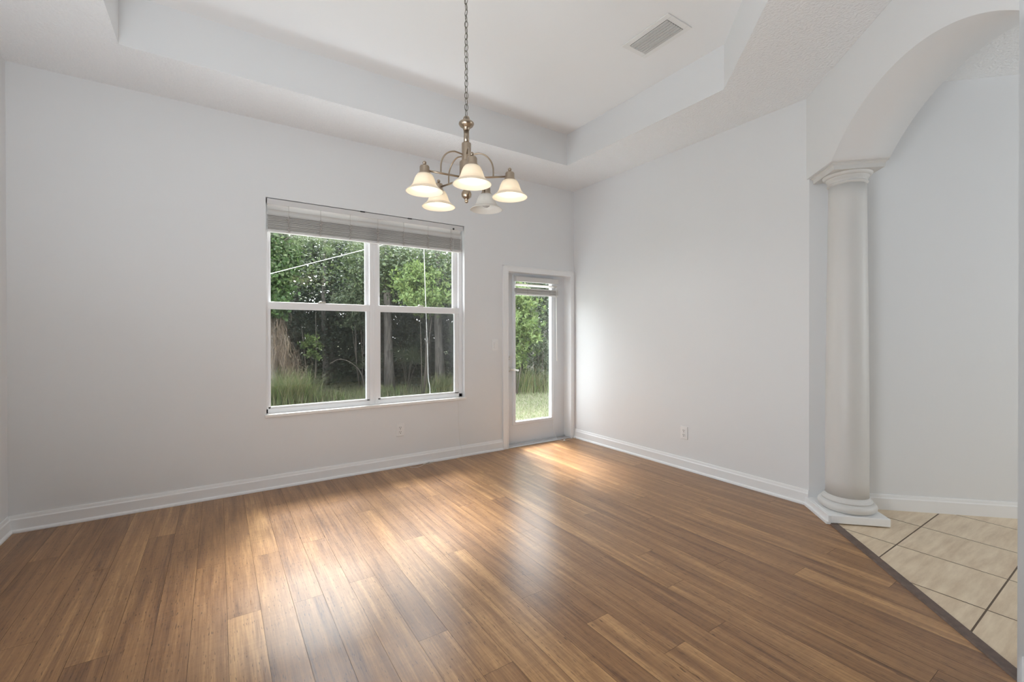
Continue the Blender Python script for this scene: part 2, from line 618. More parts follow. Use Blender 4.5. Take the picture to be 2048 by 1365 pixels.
ca.data.foreach_set('color', buf)
floor = bpy.data.objects.new('floor', me); COL.objects.link(floor)
tag(floor, 'warm brown strand plank hardwood floor', kind='structure')

# tiled hall floor (18 inch tiles with dark grout), clipped along the archway
def clip(poly, nx, ny, d):      # keep nx*x+ny*y >= d
    out = []
    for i in range(len(poly)):
        a, b = poly[i], poly[(i + 1) % len(poly)]
        da = nx * a[0] + ny * a[1] - d; db = nx * b[0] + ny * b[1] - d
        if da >= 0: out.append(a)
        if (da >= 0) != (db >= 0):
            s = da / (da - db); out.append((a[0] + s * (b[0] - a[0]), a[1] + s * (b[1] - a[1])))
    return out
verts = []; faces = []; tones = []; mis = []
KA = (-WY) * R2
def addpoly(p, z, tone, mi):
    if len(p) < 3: return
    k = len(verts); verts.extend([(x, y, z) for x, y in p]); faces.append(tuple(range(k, k + len(p)))); tones.append(tone); mis.append(mi)
g = [(-3, -9), (3.2, -9), (3.2, -2), (-3, -2)]
g = clip(clip(g, R2, -R2, KA + 0.045), -R2, -R2, -KF)
addpoly(g, 0.0015, (0, 0, 0), 1)
TS = 0.457
for i in range(-5, 9):
    for j in range(-3, 14):
        x0 = -0.256 + i * TS; y1 = -3.205 - j * TS + TS
        q = [(x0 + .0035, y1 - TS + .0035), (x0 + TS - .0035, y1 - TS + .0035), (x0 + TS - .0035, y1 - .0035), (x0 + .0035, y1 - .0035)]
        q = clip(clip(q, R2, -R2, KA + 0.045), -R2, -R2, -KF)
        addpoly(q, 0.003, (random.random(), random.random(), random.random()), 0)
me = bpy.data.meshes.new('floor_hall')
me.from_pydata(verts, [], faces)
me.materials.append(M_TILE); me.materials.append(M_GROUT)
me.polygons.foreach_set('material_index', mis)
ca = me.color_attributes.new('tone', 'FLOAT_COLOR', 'CORNER')
buf = []
for fpoly, t in zip(faces, tones): buf += list((*t, 1.0)) * len(fpoly)
ca.data.foreach_set('color', buf)
o = bpy.data.objects.new('floor_hall', me); COL.objects.link(o)
tag(o, 'beige travertine look tile floor of the hall', kind='structure')

# dark wood transition strip between planks and tile
mb = MB()
prof = [(0.0, 0.0), (0.006, 0.008), (0.048, 0.009), (0.056, 0.003), (0.056, 0.0)]
vv = []
for t in (0.30, 2.4):
    for k, z in prof:
        x, y = tk(t, k); vv.append((x, y, z + 0.0002))
n = len(prof)
ff = [(i, i + 1, n + i + 1, n + i) for i in range(n - 1)] + [tuple(range(n))[::-1], tuple(range(n, 2 * n))]
mb.add(vv, ff)
struct(mb, 'trim_1', M_STRIP, 'dark wood transition strip between the planks and the tiles')


# ------------------------------------------------------------------ baseboards
def baseboard(name, p0, p1, nrm, label, shoe=True):
    # profile (offset from wall, height)
    prof = [(0.0, 0.112), (0.006, 0.112), (0.008, 0.104), (0.010, 0.092), (0.014, 0.084), (0.014, 0.022)]
    prof += [(0.016, 0.021), (0.023, 0.016), (0.026, 0.008), (0.026, 0.0)] if shoe else [(0.014, 0.0)]
    prof += [(0.0, 0.0)]
    nv = Vector((*nrm, 0)).normalized()
    vv = []
    for p in (p0, p1):
        for d, z in prof:
            q = Vector((*p, 0)) + nv * d
            vv.append((q.x, q.y, z + 0.0005))
    n = len(prof)
    ff = [(i, (i + 1) % n, n + (i + 1) % n, n + i) for i in range(n)] + [tuple(range(n))[::-1], tuple(range(n, 2 * n))]
    m = MB(); m.add(vv, ff)
    o = struct(m, name, M_TRIM, label)
    bm = bmesh.new(); bm.from_mesh(o.data); bmesh.ops.recalc_face_normals(bm, faces=bm.faces); bm.to_mesh(o.data); bm.free()
    return o


baseboard('baseboard_back', (LX, 0.0), (-1.047, 0.0), (0, -1), 'white baseboard under the big window')
baseboard('baseboard_left', (LX, BACK), (LX, 0.0), (1, 0), 'white baseboard along the side wall at the picture edge')
baseboard('baseboard_right', (0.0, -0.022), (0.0, WY - 0.02), (-1, 0), 'white baseboard between the glazed door and the column')
baseboard('baseboard_hall', hall(2.2), hall(7), (-1, -1), 'white baseboard of the tiled hall', shoe=False)

baseboard('baseboard_near', (JX + 0.01, JY - 0.01), (JX + 3.4, JY - 3.4), (-1, -1), 'white baseboard at the foot of the wall edge beyond the archway', shoe=False)

# ------------------------------------------------------------------ column
cx, cy = tk(0.183, 0.183)
colm = empty('column', (cx, cy, 0), 'white round tapered column carrying the archway', 'column', kind='thing')
rot = Matrix.Translation((cx, cy, 0)) @ Matrix.Rotation(PI / 4, 4, 'Z')
mb = MB(); mb.box(-0.174, 0.174, -0.174, 0.174, 0.0095, 0.062, mtx=rot)
mb.build('plinth', M_TRIM, colm, 0.004)
mb = MB()
pf = [(0.140, 0.062)]
for i in range(13):
    a = -PI / 2 + PI * i / 12
    pf.append((0.140 + 0.030 * math.cos(a), 0.093 + 0.030 * math.sin(a)))
pf += [(0.146, 0.125), (0.146, 0.134), (0.140, 0.138), (0.133, 0.142), (0.128, 0.150), (0.126, 0.160)]
mb.lathe(pf, (cx, cy, 0), 72); mb.build('base', M_COLUMN, colm)
mb = MB()
pf = [(0.1245, 0.160)] + [(0.1245 - 0.0165 * (max(0, (i - 4) / 16)) ** 1.3, 0.16 + (2.31 - 0.16) * i / 20) for i in range(21)][1:]
mb.lathe(pf, (cx, cy, 0), 72); mb.build('shaft', M_COLUMN, colm)
mb = MB()
pf = [(0.108, 2.305)] + [(0.109 + 0.009 * math.sin(PI * i / 8), 2.308 + 0.018 * i / 8) for i in range(9)]
pf += [(0.110, 2.330), (0.112, 2.338), (0.119, 2.341), (0.119, 2.348), (0.124, 2.351), (0.124, 2.356)]
pf += [(0.124 + 0.020 * math.sin(PI / 2 * i / 8), 2.357 + 0.024 * (1 - math.cos(PI / 2 * i / 8))) for i in range(9)]
mb.lathe(pf, (cx, cy, 0), 72)
mb.build('capital', M_COLUMN, colm)
mb = MB()
for (h0, h1, z0, z1) in [(0.150, 0.152, 2.381, 2.407), (0.152, 0.162, 2.407, 2.419), (0.166, 0.166, 2.419, 2.4265)]:
    vv = [(sx * h, sy * h, z) for h, z in ((h0, z0), (h1, z1)) for sx, sy in ((-1, -1), (1, -1), (1, 1), (-1, 1))]
    mb.add(vv, [(0, 3, 2, 1), (4, 5, 6, 7)] + [(i, (i + 1) % 4, 4 + (i + 1) % 4, 4 + i) for i in range(4)], mtx=rot)
mb.build('abacus', M_COLUMN, colm)
# white shoe moulding along the plinth
mb = MB()
mb.prism([tk(0.0, -0.022), tk(0.36, -0.022), tk(0.36, -0.001), tk(0.0, -0.001)], 0.0005, 0.02)
mb.prism([tk(0.0, -0.009), tk(0.36, -0.009), tk(0.36, 0.008), tk(0.0, 0.008)], 0.0005, 0.060)
struct(mb, 'trim_2', M_TRIM, 'white moulding along the foot of the column plinth', 0.003)

# ------------------------------------------------------------------ window
win = empty('window_1', ((WX0 + WX1) / 2, 0.09, WZ0), 'big double single-hung window with white frame', kind='structure')
FY0, FY1 = 0.055, 0.135
ML, MR = -2.480, -2.402
SB = 0.618          # sill top
mb = MB()
mb.box(WX0, WX0 + 0.018, FY0, FY1, SB, WZ1)
mb.box(WX1 - 0.040, WX1, FY0, FY1, SB, WZ1)
mb.box(WX0, WX1, FY0, FY1, WZ1 - 0.04, WZ1)
mb.box(WX0, WX1, FY0, FY1, SB, SB + 0.038)
mb.box(WX0, WX1, FY0 + 0.012, FY1, SB + 0.03, SB + 0.046)
mb.build('frame', M_VINYL, win, 0.003)
mb = MB()
mb.box(ML, MR, FY0 - 0.004, FY1, SB, WZ1)
mb.box(ML + 0.028, ML + 0.032, FY0 - 0.007, FY0, SB, WZ1)
mb.box(ML + 0.046, ML + 0.050, FY0 - 0.007, FY0, SB, WZ1)
mb.build('mullion', M_VINYL, win, 0.002)
ZM0, ZM1 = 1.492, 1.553
for (xa, xb, sl, sr) in [(WX0 + 0.018, ML, 0.020, 0.026), (MR, WX1 - 0.040, 0.026, 0.045)]:
    # upper sash (outer track)
    mb = MB()
    y0, y1 = 0.098, 0.125
    mb.box(xa, xa + sl + 0.004, y0, y1, ZM0, WZ1 - 0.04); mb.box(xb - sr - 0.004, xb, y0, y1, ZM0, WZ1 - 0.04)
    mb.box(xa, xb, y0, y1, WZ1 - 0.09, WZ1 - 0.04); mb.box(xa, xb, y0, y1, ZM0 + 0.005, ZM1 - 0.008)
    up_s = mb.build('upper_sash', M_VINYL, win, 0.002)
    mb = MB(); mb.box(xa + sl, xb - sr, 0.109, 0.113, ZM1 - 0.01, WZ1 - 0.08)
    mb.build('pane', M_GLASS, up_s)
    # lower sash (inner track)
    mb = MB()
    y0, y1 = 0.060, 0.092
    mb.box(xa, xa + sl, y0, y1, SB + 0.038, ZM1); mb.box(xb - sr, xb, y0, y1, SB + 0.038, ZM1)
    mb.box(xa, xb, y0 - 0.006, y1, ZM0, ZM1); mb.box(xa, xb, y0, y1, SB + 0.038, SB + 0.054)
    lo_s = mb.build('lower_sash', M_VINYL, win, 0.003)
    mb = MB(); mb.box(xa + sl - 0.003, xb - sr + 0.003, 0.075, 0.079, SB + 0.05, ZM0 + 0.004)
    mb.build('pane', M_GLASS, lo_s)
    xm = (xa + xb) / 2
    mb = MB()
    mb.box(xm - 0.030, xm + 0.030, 0.056, 0.080, ZM1, ZM1 + 0.006)
    mb.lathe([(0.012, 0), (0.012, 0.010), (0.008, 0.012)], (xm - 0.008, 0.068, ZM1 + 0.006), 16)
    mb.box(xm - 0.012, xm + 0.034, 0.058, 0.066, ZM1 + 0.010, ZM1 + 0.015)
    tag(mb.build('sash_lock', M_CHROME, lo_s), 'grey metal sash lock')
    # insect screen over the lower half, outside
    mb = MB(); mb.box(xa + 0.006, xb - 0.006, 0.1295, 0.1305, SB + 0.05, ZM1 - 0.02)
    mb.build('insect_screen', M_SCREEN, win)
    mb = MB()
    for a in ((xa, xa + 0.02), (xb - 0.02, xb)):
        mb.box(a[0], a[1], 0.126, 0.134, SB + 0.038, ZM1 - 0.01)
    mb.build('screen_frame', M_VINYL, win)
mb = MB(); mb.box(WX0 - 0.012, WX1 + 0.012, -0.016, 0.0, 0.594, SB); mb.box(WX0, WX1, 0.0, 0.14, 0.602, SB)
struct(mb, 'trim_3', M_SILL, 'white marble window sill', 0.003)
win['kind'] = 'structure'


# ------------------------------------------------------------------ blinds
def slat(mb, x0, x1, yc, z, tilt, w=0.050, th=0.0028, crown=0.003):
    n = 6
    vv = []
    for x in (x0, x1):
        for s in (1, -1):
            for i in range(n + 1):
                q = (i / n - 0.5)
                y = q * w; zz = crown * (1 - 4 * q * q) + s * th / 2
                vv.append((x, yc + y * math.cos(tilt) - zz * math.sin(tilt), z + y * math.sin(tilt) + zz * math.cos(tilt)))
    m = n + 1
    ff = []
    for i in range(n):
        ff.append((i, i + 1, 2 * m + i + 1, 2 * m + i))
        ff.append((m + i, 3 * m + i, 3 * m + i + 1, m + i + 1))
    ff.append((0, 2 * m, 3 * m, m)); ff.append((n, m + n, 3 * m + n, 2 * m + n))
    ff.append(tuple(range(m)) + tuple(range(2 * m - 1, m - 1, -1)))
    ff.append((tuple(range(2 * m, 3 * m)) + tuple(range(4 * m - 1, 3 * m - 1, -1)))[::-1])
    mb.add(vv, ff)


random.seed(5)
bl = empty('window_blind', ((WX0 + WX1) / 2, 0.025, WZ1), 'wide white slatted blind pulled up at the top of the big window', 'blind')
bx0, bx1 = WX0 + 0.010, WX1 - 0.016
mb = MB(); mb.box(bx0, bx1, 0.000, 0.050, 2.357, 2.402)
mb.build('headrail', M_RAIL, bl, 0.002)
for q in (0.75, 1.20):
    mb = MB(); mb.box(bx0 + q, bx0 + q + 0.04, -0.004, 0.03, 2.398, 2.4085)
    tag(mb.build('mounting_bracket', M_DARK, bl), 'dark metal mounting bracket')

nst = 18
zst0, zst1 = 2.155, 2.270
zs = [zst0 + (zst1 - zst0) * i / (nst - 1) for i in range(nst)]
for i, z in enumerate(zs):
    mb = MB(); slat(mb, bx0 + 0.004 + random.uniform(-.002, .002), bx1 - 0.018 + random.uniform(-.003, .003), 0.024 + random.uniform(-.002, .002), z, random.uniform(-.05, .05))
    mb.build('slat', M_SLAT, bl)
for z in (2.2955, 2.3385):
    mb = MB(); slat(mb, bx0 + 0.004, bx1 - 0.018, 0.025, z, -0.88, crown=0.006)
    mb.build('slat', M_SLAT, bl)
mb = MB(); mb.box(bx0 + 0.002, bx1 - 0.010, 0.000, 0.050, 2.130, 2.149)
mb.build('bottom_rail', M_RAIL, bl, 0.004)
lads = [bx0 + 0.16 + i * (bx1 - bx0 - 0.30) / 6 for i in range(7)]
for x in lads:
    mb = MB()
    for yy in (-0.003, 0.052):
        mb.tube([(x, yy, 2.36), (x, yy, 2.275)], 0.0012, 5)
        pts = []
        for q in range(24):
            z = 2.272 - q * (2.272 - 2.135) / 23
            pts.append((x + random.uniform(-.010, .010), yy + random.uniform(-.004, .004) * (1 if yy > 0 else -1) - (0.002 if yy < 0 else -0.002), z))
        mb.tube(pts, 0.0024, 5)
        mb.tube([(a + 0.012 * math.sin(q * 2.1), b, c - 0.002) for q, (a, b, c) in enumerate(pts)], 0.0022, 5)
    mb.build('ladder_cord', M_TAPE, bl)
# lift cord down the wall and along the floor
cp = [(-1.640, -0.004, 2.365), (-1.640, -0.006, 2.1), (-1.634, -0.008, 1.5), (-1.622, -0.012, 0.9), (-1.606, -0.021, 0.62), (-1.598, -0.020, 0.58), (-1.590, -0.008, 0.42), (-1.581, -0.006, 0.28),
      (-1.572, -0.012, 0.14), (-1.566, -0.018, 0.112), (-1.556, -0.020, 0.07), (-1.560, -0.032, 0.018), (-1.59, -0.036, 0.004), (-1.70, -0.042, 0.003), (-1.83, -0.040, 0.003), (-1.96, -0.034, 0.004)]
def smooth_path(p, k=6):
    out = []
    n = len(p)
    P = [Vector(q) for q in p]
    for i in range(n - 1):
        a, b, c, d = P[max(i - 1, 0)], P[i], P[i + 1], P[min(i + 2, n - 1)]
        for s in range(k):
            t = s / k
            out.append(0.5 * ((2 * b) + (c - a) * t + (2 * a - 5 * b + 4 * c - d) * t * t + (3 * b - a - 3 * c + d) * t ** 3))
    out.append(P[-1])
    return out
mb = MB()
mb.tube(smooth_path(cp), 0.0014, 6)
mb.tube(smooth_path([(-1.96, -0.034, 0.004), (-2.01, -0.075, 0.003), (-2.06, -0.105, 0.003), (-2.10, -0.10, 0.003), (-2.135, -0.066, 0.003)]), 0.0014, 6)
mb.tube(smooth_path([(-1.96, -0.034, 0.004), (-2.00, -0.05, 0.012), (-1.97, -0.07, 0.004), (-1.92, -0.06, 0.003), (-1.90, -0.075, 0.003)]), 0.0014, 6)
mb.build('pull_cord', M_CORD, bl)
mb = MB(); mb.lathe([(0.003, 0), (0.007, 0.006), (0.006, 0.024), (0.003, 0.028)], (0, 0, 0), 14, mtx=Matrix.Translation((-1.945, -0.042, 0.008)) @ Matrix.Rotation(PI / 2, 4, 'Y'))
tag(mb.build('cord_tassel', M_CHROME, bl), 'small grey cord tassel')
mb = MB(); mb.lathe([(0.004, 0), (0.009, 0.004), (0.009, 0.016), (0.004, 0.02)], (0, 0, 0), 14, mtx=Matrix.Translation((-1.640, -0.006, 2.352)))
tag(mb.build('cord_lock', M_DARK, bl), 'dark cord lock')

# ------------------------------------------------------------------ door
door = empty('door_1', ((DX0 + DX1) / 2, 0.12, 0), 'white single door with a full-length glass pane', kind='structure')
DY = 0.118
DH = 1.985
lx0, lx1, lz0, lz1 = -0.800, -0.262, 0.256, 1.93
mb = MB()
mb.box(DX0, lx0, DY, DY + 0.044, 0.004, DH); mb.box(lx1, DX1 - 0.003, DY, DY + 0.044, 0.004, DH)
mb.box(lx0, lx1, DY, DY + 0.044, 0.004, lz0); mb.box(lx0, lx1, DY, DY + 0.044, lz1, DH)
mb.build('slab', M_DOOR, door)
mb = MB()
for (x0, x1, z0, z1) in [(lx0 - 0.034, lx0 + 0.006, lz0 - 0.034, lz1 + 0.034), (lx1 - 0.006, lx1 + 0.034, lz0 - 0.034, lz1 + 0.034),
                         (lx0, lx1, lz0 - 0.034, lz0 + 0.006), (lx0, lx1, lz1 - 0.006, lz1 + 0.034)]:
    mb.box(x0, x1, DY - 0.014, DY + 0.045, z0, z1)
mb.build('lite_frame', M_DOOR, door, 0.008)
mb = MB(); mb.box(lx0, lx1, DY + 0.036, DY + 0.040, lz0, lz1)
mb.build('pane', M_GLASS, door)
mb = MB(); mb.box(DX0, DX1, 0.0, 0.17, -0.02, 0.004); mb.box(DX0, DX1, -0.012, 0.10, -0.001, 0.010); mb.box(DX0, DX1, 0.10, 0.116, 0.0, 0.020)
mb.build('threshold', M_THRESH, door, 0.003)
mb = MB()
lxh, lzh = -0.888, 0.872
mb.lathe([(0.030, 0.0), (0.030, 0.006), (0.024, 0.010), (0.011, 0.013), (0.010, 0.045)], (0, 0, 0), 28, mtx=Matrix.Translation((lxh, DY, lzh)) @ Matrix.Rotation(PI / 2, 4, 'X'))
mb.tube(smooth_path([(lxh, DY - 0.045, lzh), (lxh + 0.02, DY - 0.053, lzh + 0.001), (lxh + 0.05, DY - 0.054, lzh - 0.002), (lxh + 0.085, DY - 0.05, lzh - 0.009), (lxh + 0.108, DY - 0.048, lzh - 0.013)]), 0.0085, 12)
tag(mb.build('lever_handle', M_CHROME, door), 'satin metal lever handle')
mb = MB()
mb.lathe([(0.028, 0.0), (0.028, 0.008), (0.022, 0.012), (0.008, 0.014), (0.008, 0.020)], (0, 0, 0), 28, mtx=Matrix.Translation((lxh - 0.004, DY, 1.008)) @ Matrix.Rotation(PI / 2, 4, 'X'))
mb.box(-0.006, 0.006, -0.030, -0.014, -0.014, 0.014, mtx=Matrix.Translation((lxh - 0.004, DY, 1.008)) @ Matrix.Rotation(0.6, 4, 'Y'))
tag(mb.build('deadbolt', M_CHROME, door), 'satin metal deadbolt with a thumb turn')
# hinges
for z in (0.25, 1.0, 1.75):
    mb = MB(); mb.lathe([(0.005, 0), (0.005, 0.09)], (DX1 + 0.001, DY - 0.006, z), 10)
    mb.build('hinge', M_CHROME, door)
# casing and jambs
mb = MB()
def casing_box(x0, x1, z0, z1):
    mb.box(x0, x1, -0.016, 0.0, z0, z1)
casing_box(-1.047, DX0 + 0.006, 0.0, 2.042)
casing_box(DX1 - 0.006, -0.004, 0.0, 2.042)
casing_box(DX0 + 0.006, DX1 - 0.006, DZ1 - 0.006, 2.042)
mb.box(-1.044, -1.030, -0.021, -0.015, 0.0, 2.040); mb.box(-0.022, -0.008, -0.021, -0.015, 0.0, 2.040); mb.box(-1.044, -0.008, -0.021, -0.015, 2.026, 2.040)
mb.box(DX0 - 0.004, DX0 + 0.012, -0.020, -0.015, 0.0, 1.99); mb.box(DX1 - 0.012, DX1 + 0.004, -0.020, -0.015, 0.0, 1.99)
mb.box(DX0, DX1, -0.020, -0.015, DZ1 - 0.006, DZ1 + 0.006)
struct(mb, 'trim_4', M_TRIM, 'white casing around the glazed door', 0.003)
mb = MB()
mb.box(DX0 - 0.001, DX0 + 0.006, 0.0, 0.17, 0.0, DZ1); mb.box(DX1 - 0.004, DX1 + 0.001, 0.0, 0.17, 0.0, DZ1); mb.box(DX0, DX1, 0.0, 0.17, DZ1 - 0.004, DZ1 + 0.001)
mb.box(DX1 - 0.016, DX1, DY + 0.046, 0.17, 0.0, DZ1)
struct(mb, 'trim_5', M_TRIM, 'white jamb inside the door casing')

# small blind on the door
db = empty('door_blind', (-0.52, 0.07, 1.945), 'short white slatted blind gathered at the top of the glazed door', 'blind')
dx0, dx1 = -0.822, -0.205
yb = 0.073
mb = MB(); mb.box(dx0, dx1, yb - 0.026, yb + 0.026, 1.886, 1.940); mb.build('headrail', M_RAIL, db, 0.003)
for i in range(11):
    mb = MB(); slat(mb, dx0 + 0.004 + random.uniform(-.002, .002), dx1 - 0.002 + random.uniform(-.003, .003), yb + random.uniform(-.002, .002), 1.752 + i * 0.0055, random.uniform(-.04, .04), 0.048)
    mb.build('slat', M_SLAT, db)
mb = MB(); slat(mb, dx0 + 0.004, dx1 - 0.012, yb, 1.848, -0.45, 0.048); mb.build('slat', M_SLAT, db)
mb = MB(); mb.box(dx0 + 0.002, dx1, yb - 0.024, yb + 0.024, 1.732, 1.747); mb.build('bottom_rail', M_RAIL, db, 0.003)
for x in (dx0 + 0.155, dx1 - 0.135):
    for yy in (yb - 0.027, yb + 0.027):
        mb = MB()
        mb.tube([(x, yy, 1.89), (x, yy, 1.815)] + [(x + random.uniform(-.012, .012), yy + random.uniform(-.003, .003), 1.813 - q * 0.005) for q in range(16)], 0.0014, 5)
        mb.build('ladder_cord', M_TAPE, db)
mb = MB(); mb.tube([(dx1 - 0.040, yb - 0.028, 1.885), (dx1 - 0.040, yb - 0.029, 1.83)], 0.0015, 6); mb.tube([(dx1 - 0.040, yb - 0.03, 1.835), (dx1 - 0.022, yb - 0.02, 0.95)], 0.0038, 8)
mb.build('tilt_wand', M_CORD, db)
mb = MB(); mb.tube(smooth_path([(dx1 - 0.075, yb - 0.03, 1.885), (dx1 - 0.073, yb - 0.02, 1.2), (dx1 - 0.068, yb - 0.01, 0.6), (dx1 - 0.07, yb, 0.2), (dx1 - 0.06, 0.02, 0.03), (dx1 - 0.045, -0.03, 0.004), (dx1 - 0.02, -0.075, 0.003), (dx1 + 0.04, -0.065, 0.003), (dx1 + 0.10, -0.045, 0.003), (dx1 + 0.15, -0.055, 0.003)]), 0.0014, 6)
mb.build('pull_cord', M_CORD, db)
for (x, y) in ((dx1 - 0.030, -0.078), (dx1 + 0.155, -0.056)):
    mb = MB(); mb.lathe([(0.003, 0), (0.008, 0.006), (0.007, 0.022), (0.003, 0.026)], (0, 0, 0), 14, mtx=Matrix.Translation((x, y, 0.009)) @ Matrix.Rotation(PI / 2, 4, 'Y'))
    mb.build('cord_tassel', M_CORD, db)


# ------------------------------------------------------------------ wall plates
def plate(name, loc, rotz, label, cat, kind, group=None):
    t = empty(name, loc, label, cat, group)
    t.rotation_euler = (0, 0, rotz)
    def part(m, nm, mats, bevel=0.0):
        me_o = m.build(nm, mats, None, bevel)
        me_o.parent = t
        return me_o
    m = MB(); m.box(-0.0375, 0.0375, -0.007, 0.0, -0.0605, 0.0605); part(m, 'cover_plate', M_PLASTIC, 0.003)
    if kind == 'outlet':
        for dz in (0.021, -0.021):
            m = MB(); m.box(-0.017, 0.017, -0.010, -0.006, dz - 0.015, dz + 0.015); s = part(m, 'socket', M_PLASTIC, 0.004)
            m = MB()
            m.box(-0.0085, -0.0050, -0.0108, -0.0095, dz - 0.001, dz + 0.009); m.box(0.0050, 0.0080, -0.0108, -0.0095, dz, dz + 0.008)
            m.lathe([(0.0036, 0), (0.0036, 0.0013)], (0, 0, 0), 12, mtx=Matrix.Translation((0, -0.0095, dz - 0.009)) @ Matrix.Rotation(PI / 2, 4, 'X'))
            q = m.build('slots', M_DARK, None); q.parent = s
        m = MB()
        m.lathe([(0.003, 0), (0.003, 0.002)], (0, 0, 0), 10, mtx=Matrix.Translation((0, -0.0065, 0)) @ Matrix.Rotation(PI / 2, 4, 'X'))
        part(m, 'screw', M_CHROME)
    else:
        m = MB(); m.box(-0.0165, 0.0165, -0.009, -0.006, -0.033, 0.033); part(m, 'rocker_frame', M_VENT)
        m = MB(); m.box(-0.0140, 0.0140, -0.013, -0.008, -0.030, 0.030, mtx=Matrix.Rotation(0.06, 4, 'X')); part(m, 'rocker', M_PLASTIC, 0.002)
    return t


plate('wall_outlet', (-2.208, 0.0, 0.358), 0.0, 'white duplex outlet on the wall below the big window', 'outlet', 'outlet', 'wall outlets')
plate('wall_outlet', (0.0, -1.560, 0.345), -PI / 2, 'white duplex outlet on the wall between door and column', 'outlet', 'outlet', 'wall outlets')
plate('light_switch', (-1.142, 0.0, 1.157), 0.0, 'white rocker light switch beside the glazed door', 'light switch', 'switch')

# ------------------------------------------------------------------ ceiling vent
vx0, vx1, vy0, vy1 = -1.240, -0.990, -2.322, -1.925
vent = empty('ceiling_vent', ((vx0 + vx1) / 2, (vy0 + vy1) / 2, HT), 'white rectangular air vent with grey louvres in the tray ceiling', 'vent')
mb = MB()
b = 0.040
for (x0, x1, y0, y1) in [(vx0, vx0 + b, vy0, vy1), (vx1 - b, vx1, vy0, vy1), (vx0 + b, vx1 - b, vy0, vy0 + b), (vx0 + b, vx1 - b, vy1 - b, vy1)]:
    mb.box(x0, x1, y0, y1, HT - 0.009, HT - 0.0005)
mb.build('frame', M_VENT, vent, 0.002)
mb = MB(); mb.box(vx0 + 0.02, vx1 - 0.02, vy0 + 0.02, vy1 - 0.02, HT - 0.002, HT - 0.0005); mb.build('backing', M_DARK, vent)
nl = 7
for i in range(nl):
    x = vx0 + b + (vx1 - vx0 - 2 * b) * (i + 0.5) / nl
    mt = Matrix.Translation((x, 0, HT - 0.0115)) @ Matrix.Rotation(0.12, 4, 'Y')
    mb = MB(); mb.box(-0.0088, 0.0088, vy0 + b, vy1 - b, -0.0007, 0.0007, 0, mt)
    mb.box(-0.0100, -0.0080, vy0 + b, vy1 - b, -0.0016, 0.0012, 1, mt)
    mb.build('louvre', [M_VENTSLAT, M_VENT], vent)

# ------------------------------------------------------------------ chandelier
CH = Vector((-2.594, -2.115, 0))
ch = empty('chandelier', (CH.x, CH.y, HT), 'five-light brushed nickel chandelier with bell glass shades on a chain', 'chandelier')
rh = Vector((math.cos(YAW), -math.sin(YAW), 0)); fh = Vector((math.sin(YAW), math.cos(YAW), 0))
def cdir(deg):
    a = math.radians(deg)
    return rh * math.cos(a) + fh * math.sin(a)
mb = MB(); mb.lathe([(0.0635, 0.0), (0.0635, -0.006), (0.058, -0.016), (0.030, -0.026), (0.010, -0.030)], (CH.x, CH.y, HT - 0.0005), 40)
mb.build('canopy', M_NICKEL, ch)
mb = MB()
z = HT - 0.030
i = 0
random.seed(3)
while z > 2.415:
    pts = []
    a = (0.35 if i % 2 else 0.35 + PI / 2) + random.uniform(-0.35, 0.35)
    d = Vector((math.cos(a), math.sin(a), 0))
    tl = random.uniform(-0.10, 0.10)
    for q in range(16):
        th = 2 * PI * q / 16
        pts.append(Vector((CH.x, CH.y, z - 0.018)) + d * (0.0095 * math.cos(th) + tl * 0.018 * math.sin(th)) + Vector((0, 0, 0.0185 * math.sin(th))))
    mb.tube(pts, 0.0016, 6, closed=True)
    z -= 0.0305; i += 1
mb.build('chain', M_CHAIN, ch)
mb = MB(); mb.tube([(CH.x + 0.004 * math.sin(q * 1.7), CH.y + 0.004 * math.cos(q * 1.3), HT - 0.03 - (HT - 0.03 - 2.38) * q / 30) for q in range(31)], 0.0016, 6)
mb.build('supply_wire', M_CHAIN, ch)
mb = MB()
mb.tube([(CH.x + 0.015 * math.cos(q * PI / 8) * rh.x, CH.y + 0.015 * math.cos(q * PI / 8) * rh.y, 2.388 + 0.017 * math.sin(q * PI / 8)) for q in range(16)], 0.0028, 8, closed=True)
mb.lathe([(0.004, 2.398), (0.012, 2.394), (0.017, 2.386), (0.030, 2.377), (0.0385, 2.370), (0.0395, 2.364), (0.034, 2.354), (0.022, 2.345), (0.0165, 2.340), (0.0165, 2.334), (0.0135, 2.330)][::-1], (CH.x, CH.y, 0), 40)
mb.build('top_cap', M_NICKEL, ch)
mb = MB()
mb.lathe([(0.0138, 2.333), (0.0138, 2.262)][::-1], (CH.x, CH.y, 0), 32)
mb.lathe([(0.016, 2.268), (0.0235, 2.264), (0.0240, 2.258), (0.0240, 2.176), (0.026, 2.172)][::-1], (CH.x, CH.y, 0), 32)
mb.lathe([(0.026, 2.172), (0.035, 2.168), (0.036, 2.162), (0.036, 2.072), (0.034, 2.066), (0.022, 2.058), (0.018, 2.04), (0.012, 2.024)][::-1], (CH.x, CH.y, 0), 32)
mb.build('stem', M_NICKEL, ch)
mb = MB()
mb.lathe([(0.010, 2.028), (0.014, 2.024), (0.022, 2.016), (0.0265, 2.003), (0.024, 1.989), (0.014, 1.979), (0.008, 1.974), (0.0095, 1.968), (0.0095, 1.962), (0.004, 1.957)][::-1], (CH.x, CH.y, 0), 32)
mb.build('finial', M_NICKEL, ch)
RR, ZA = 0.225, 2.086
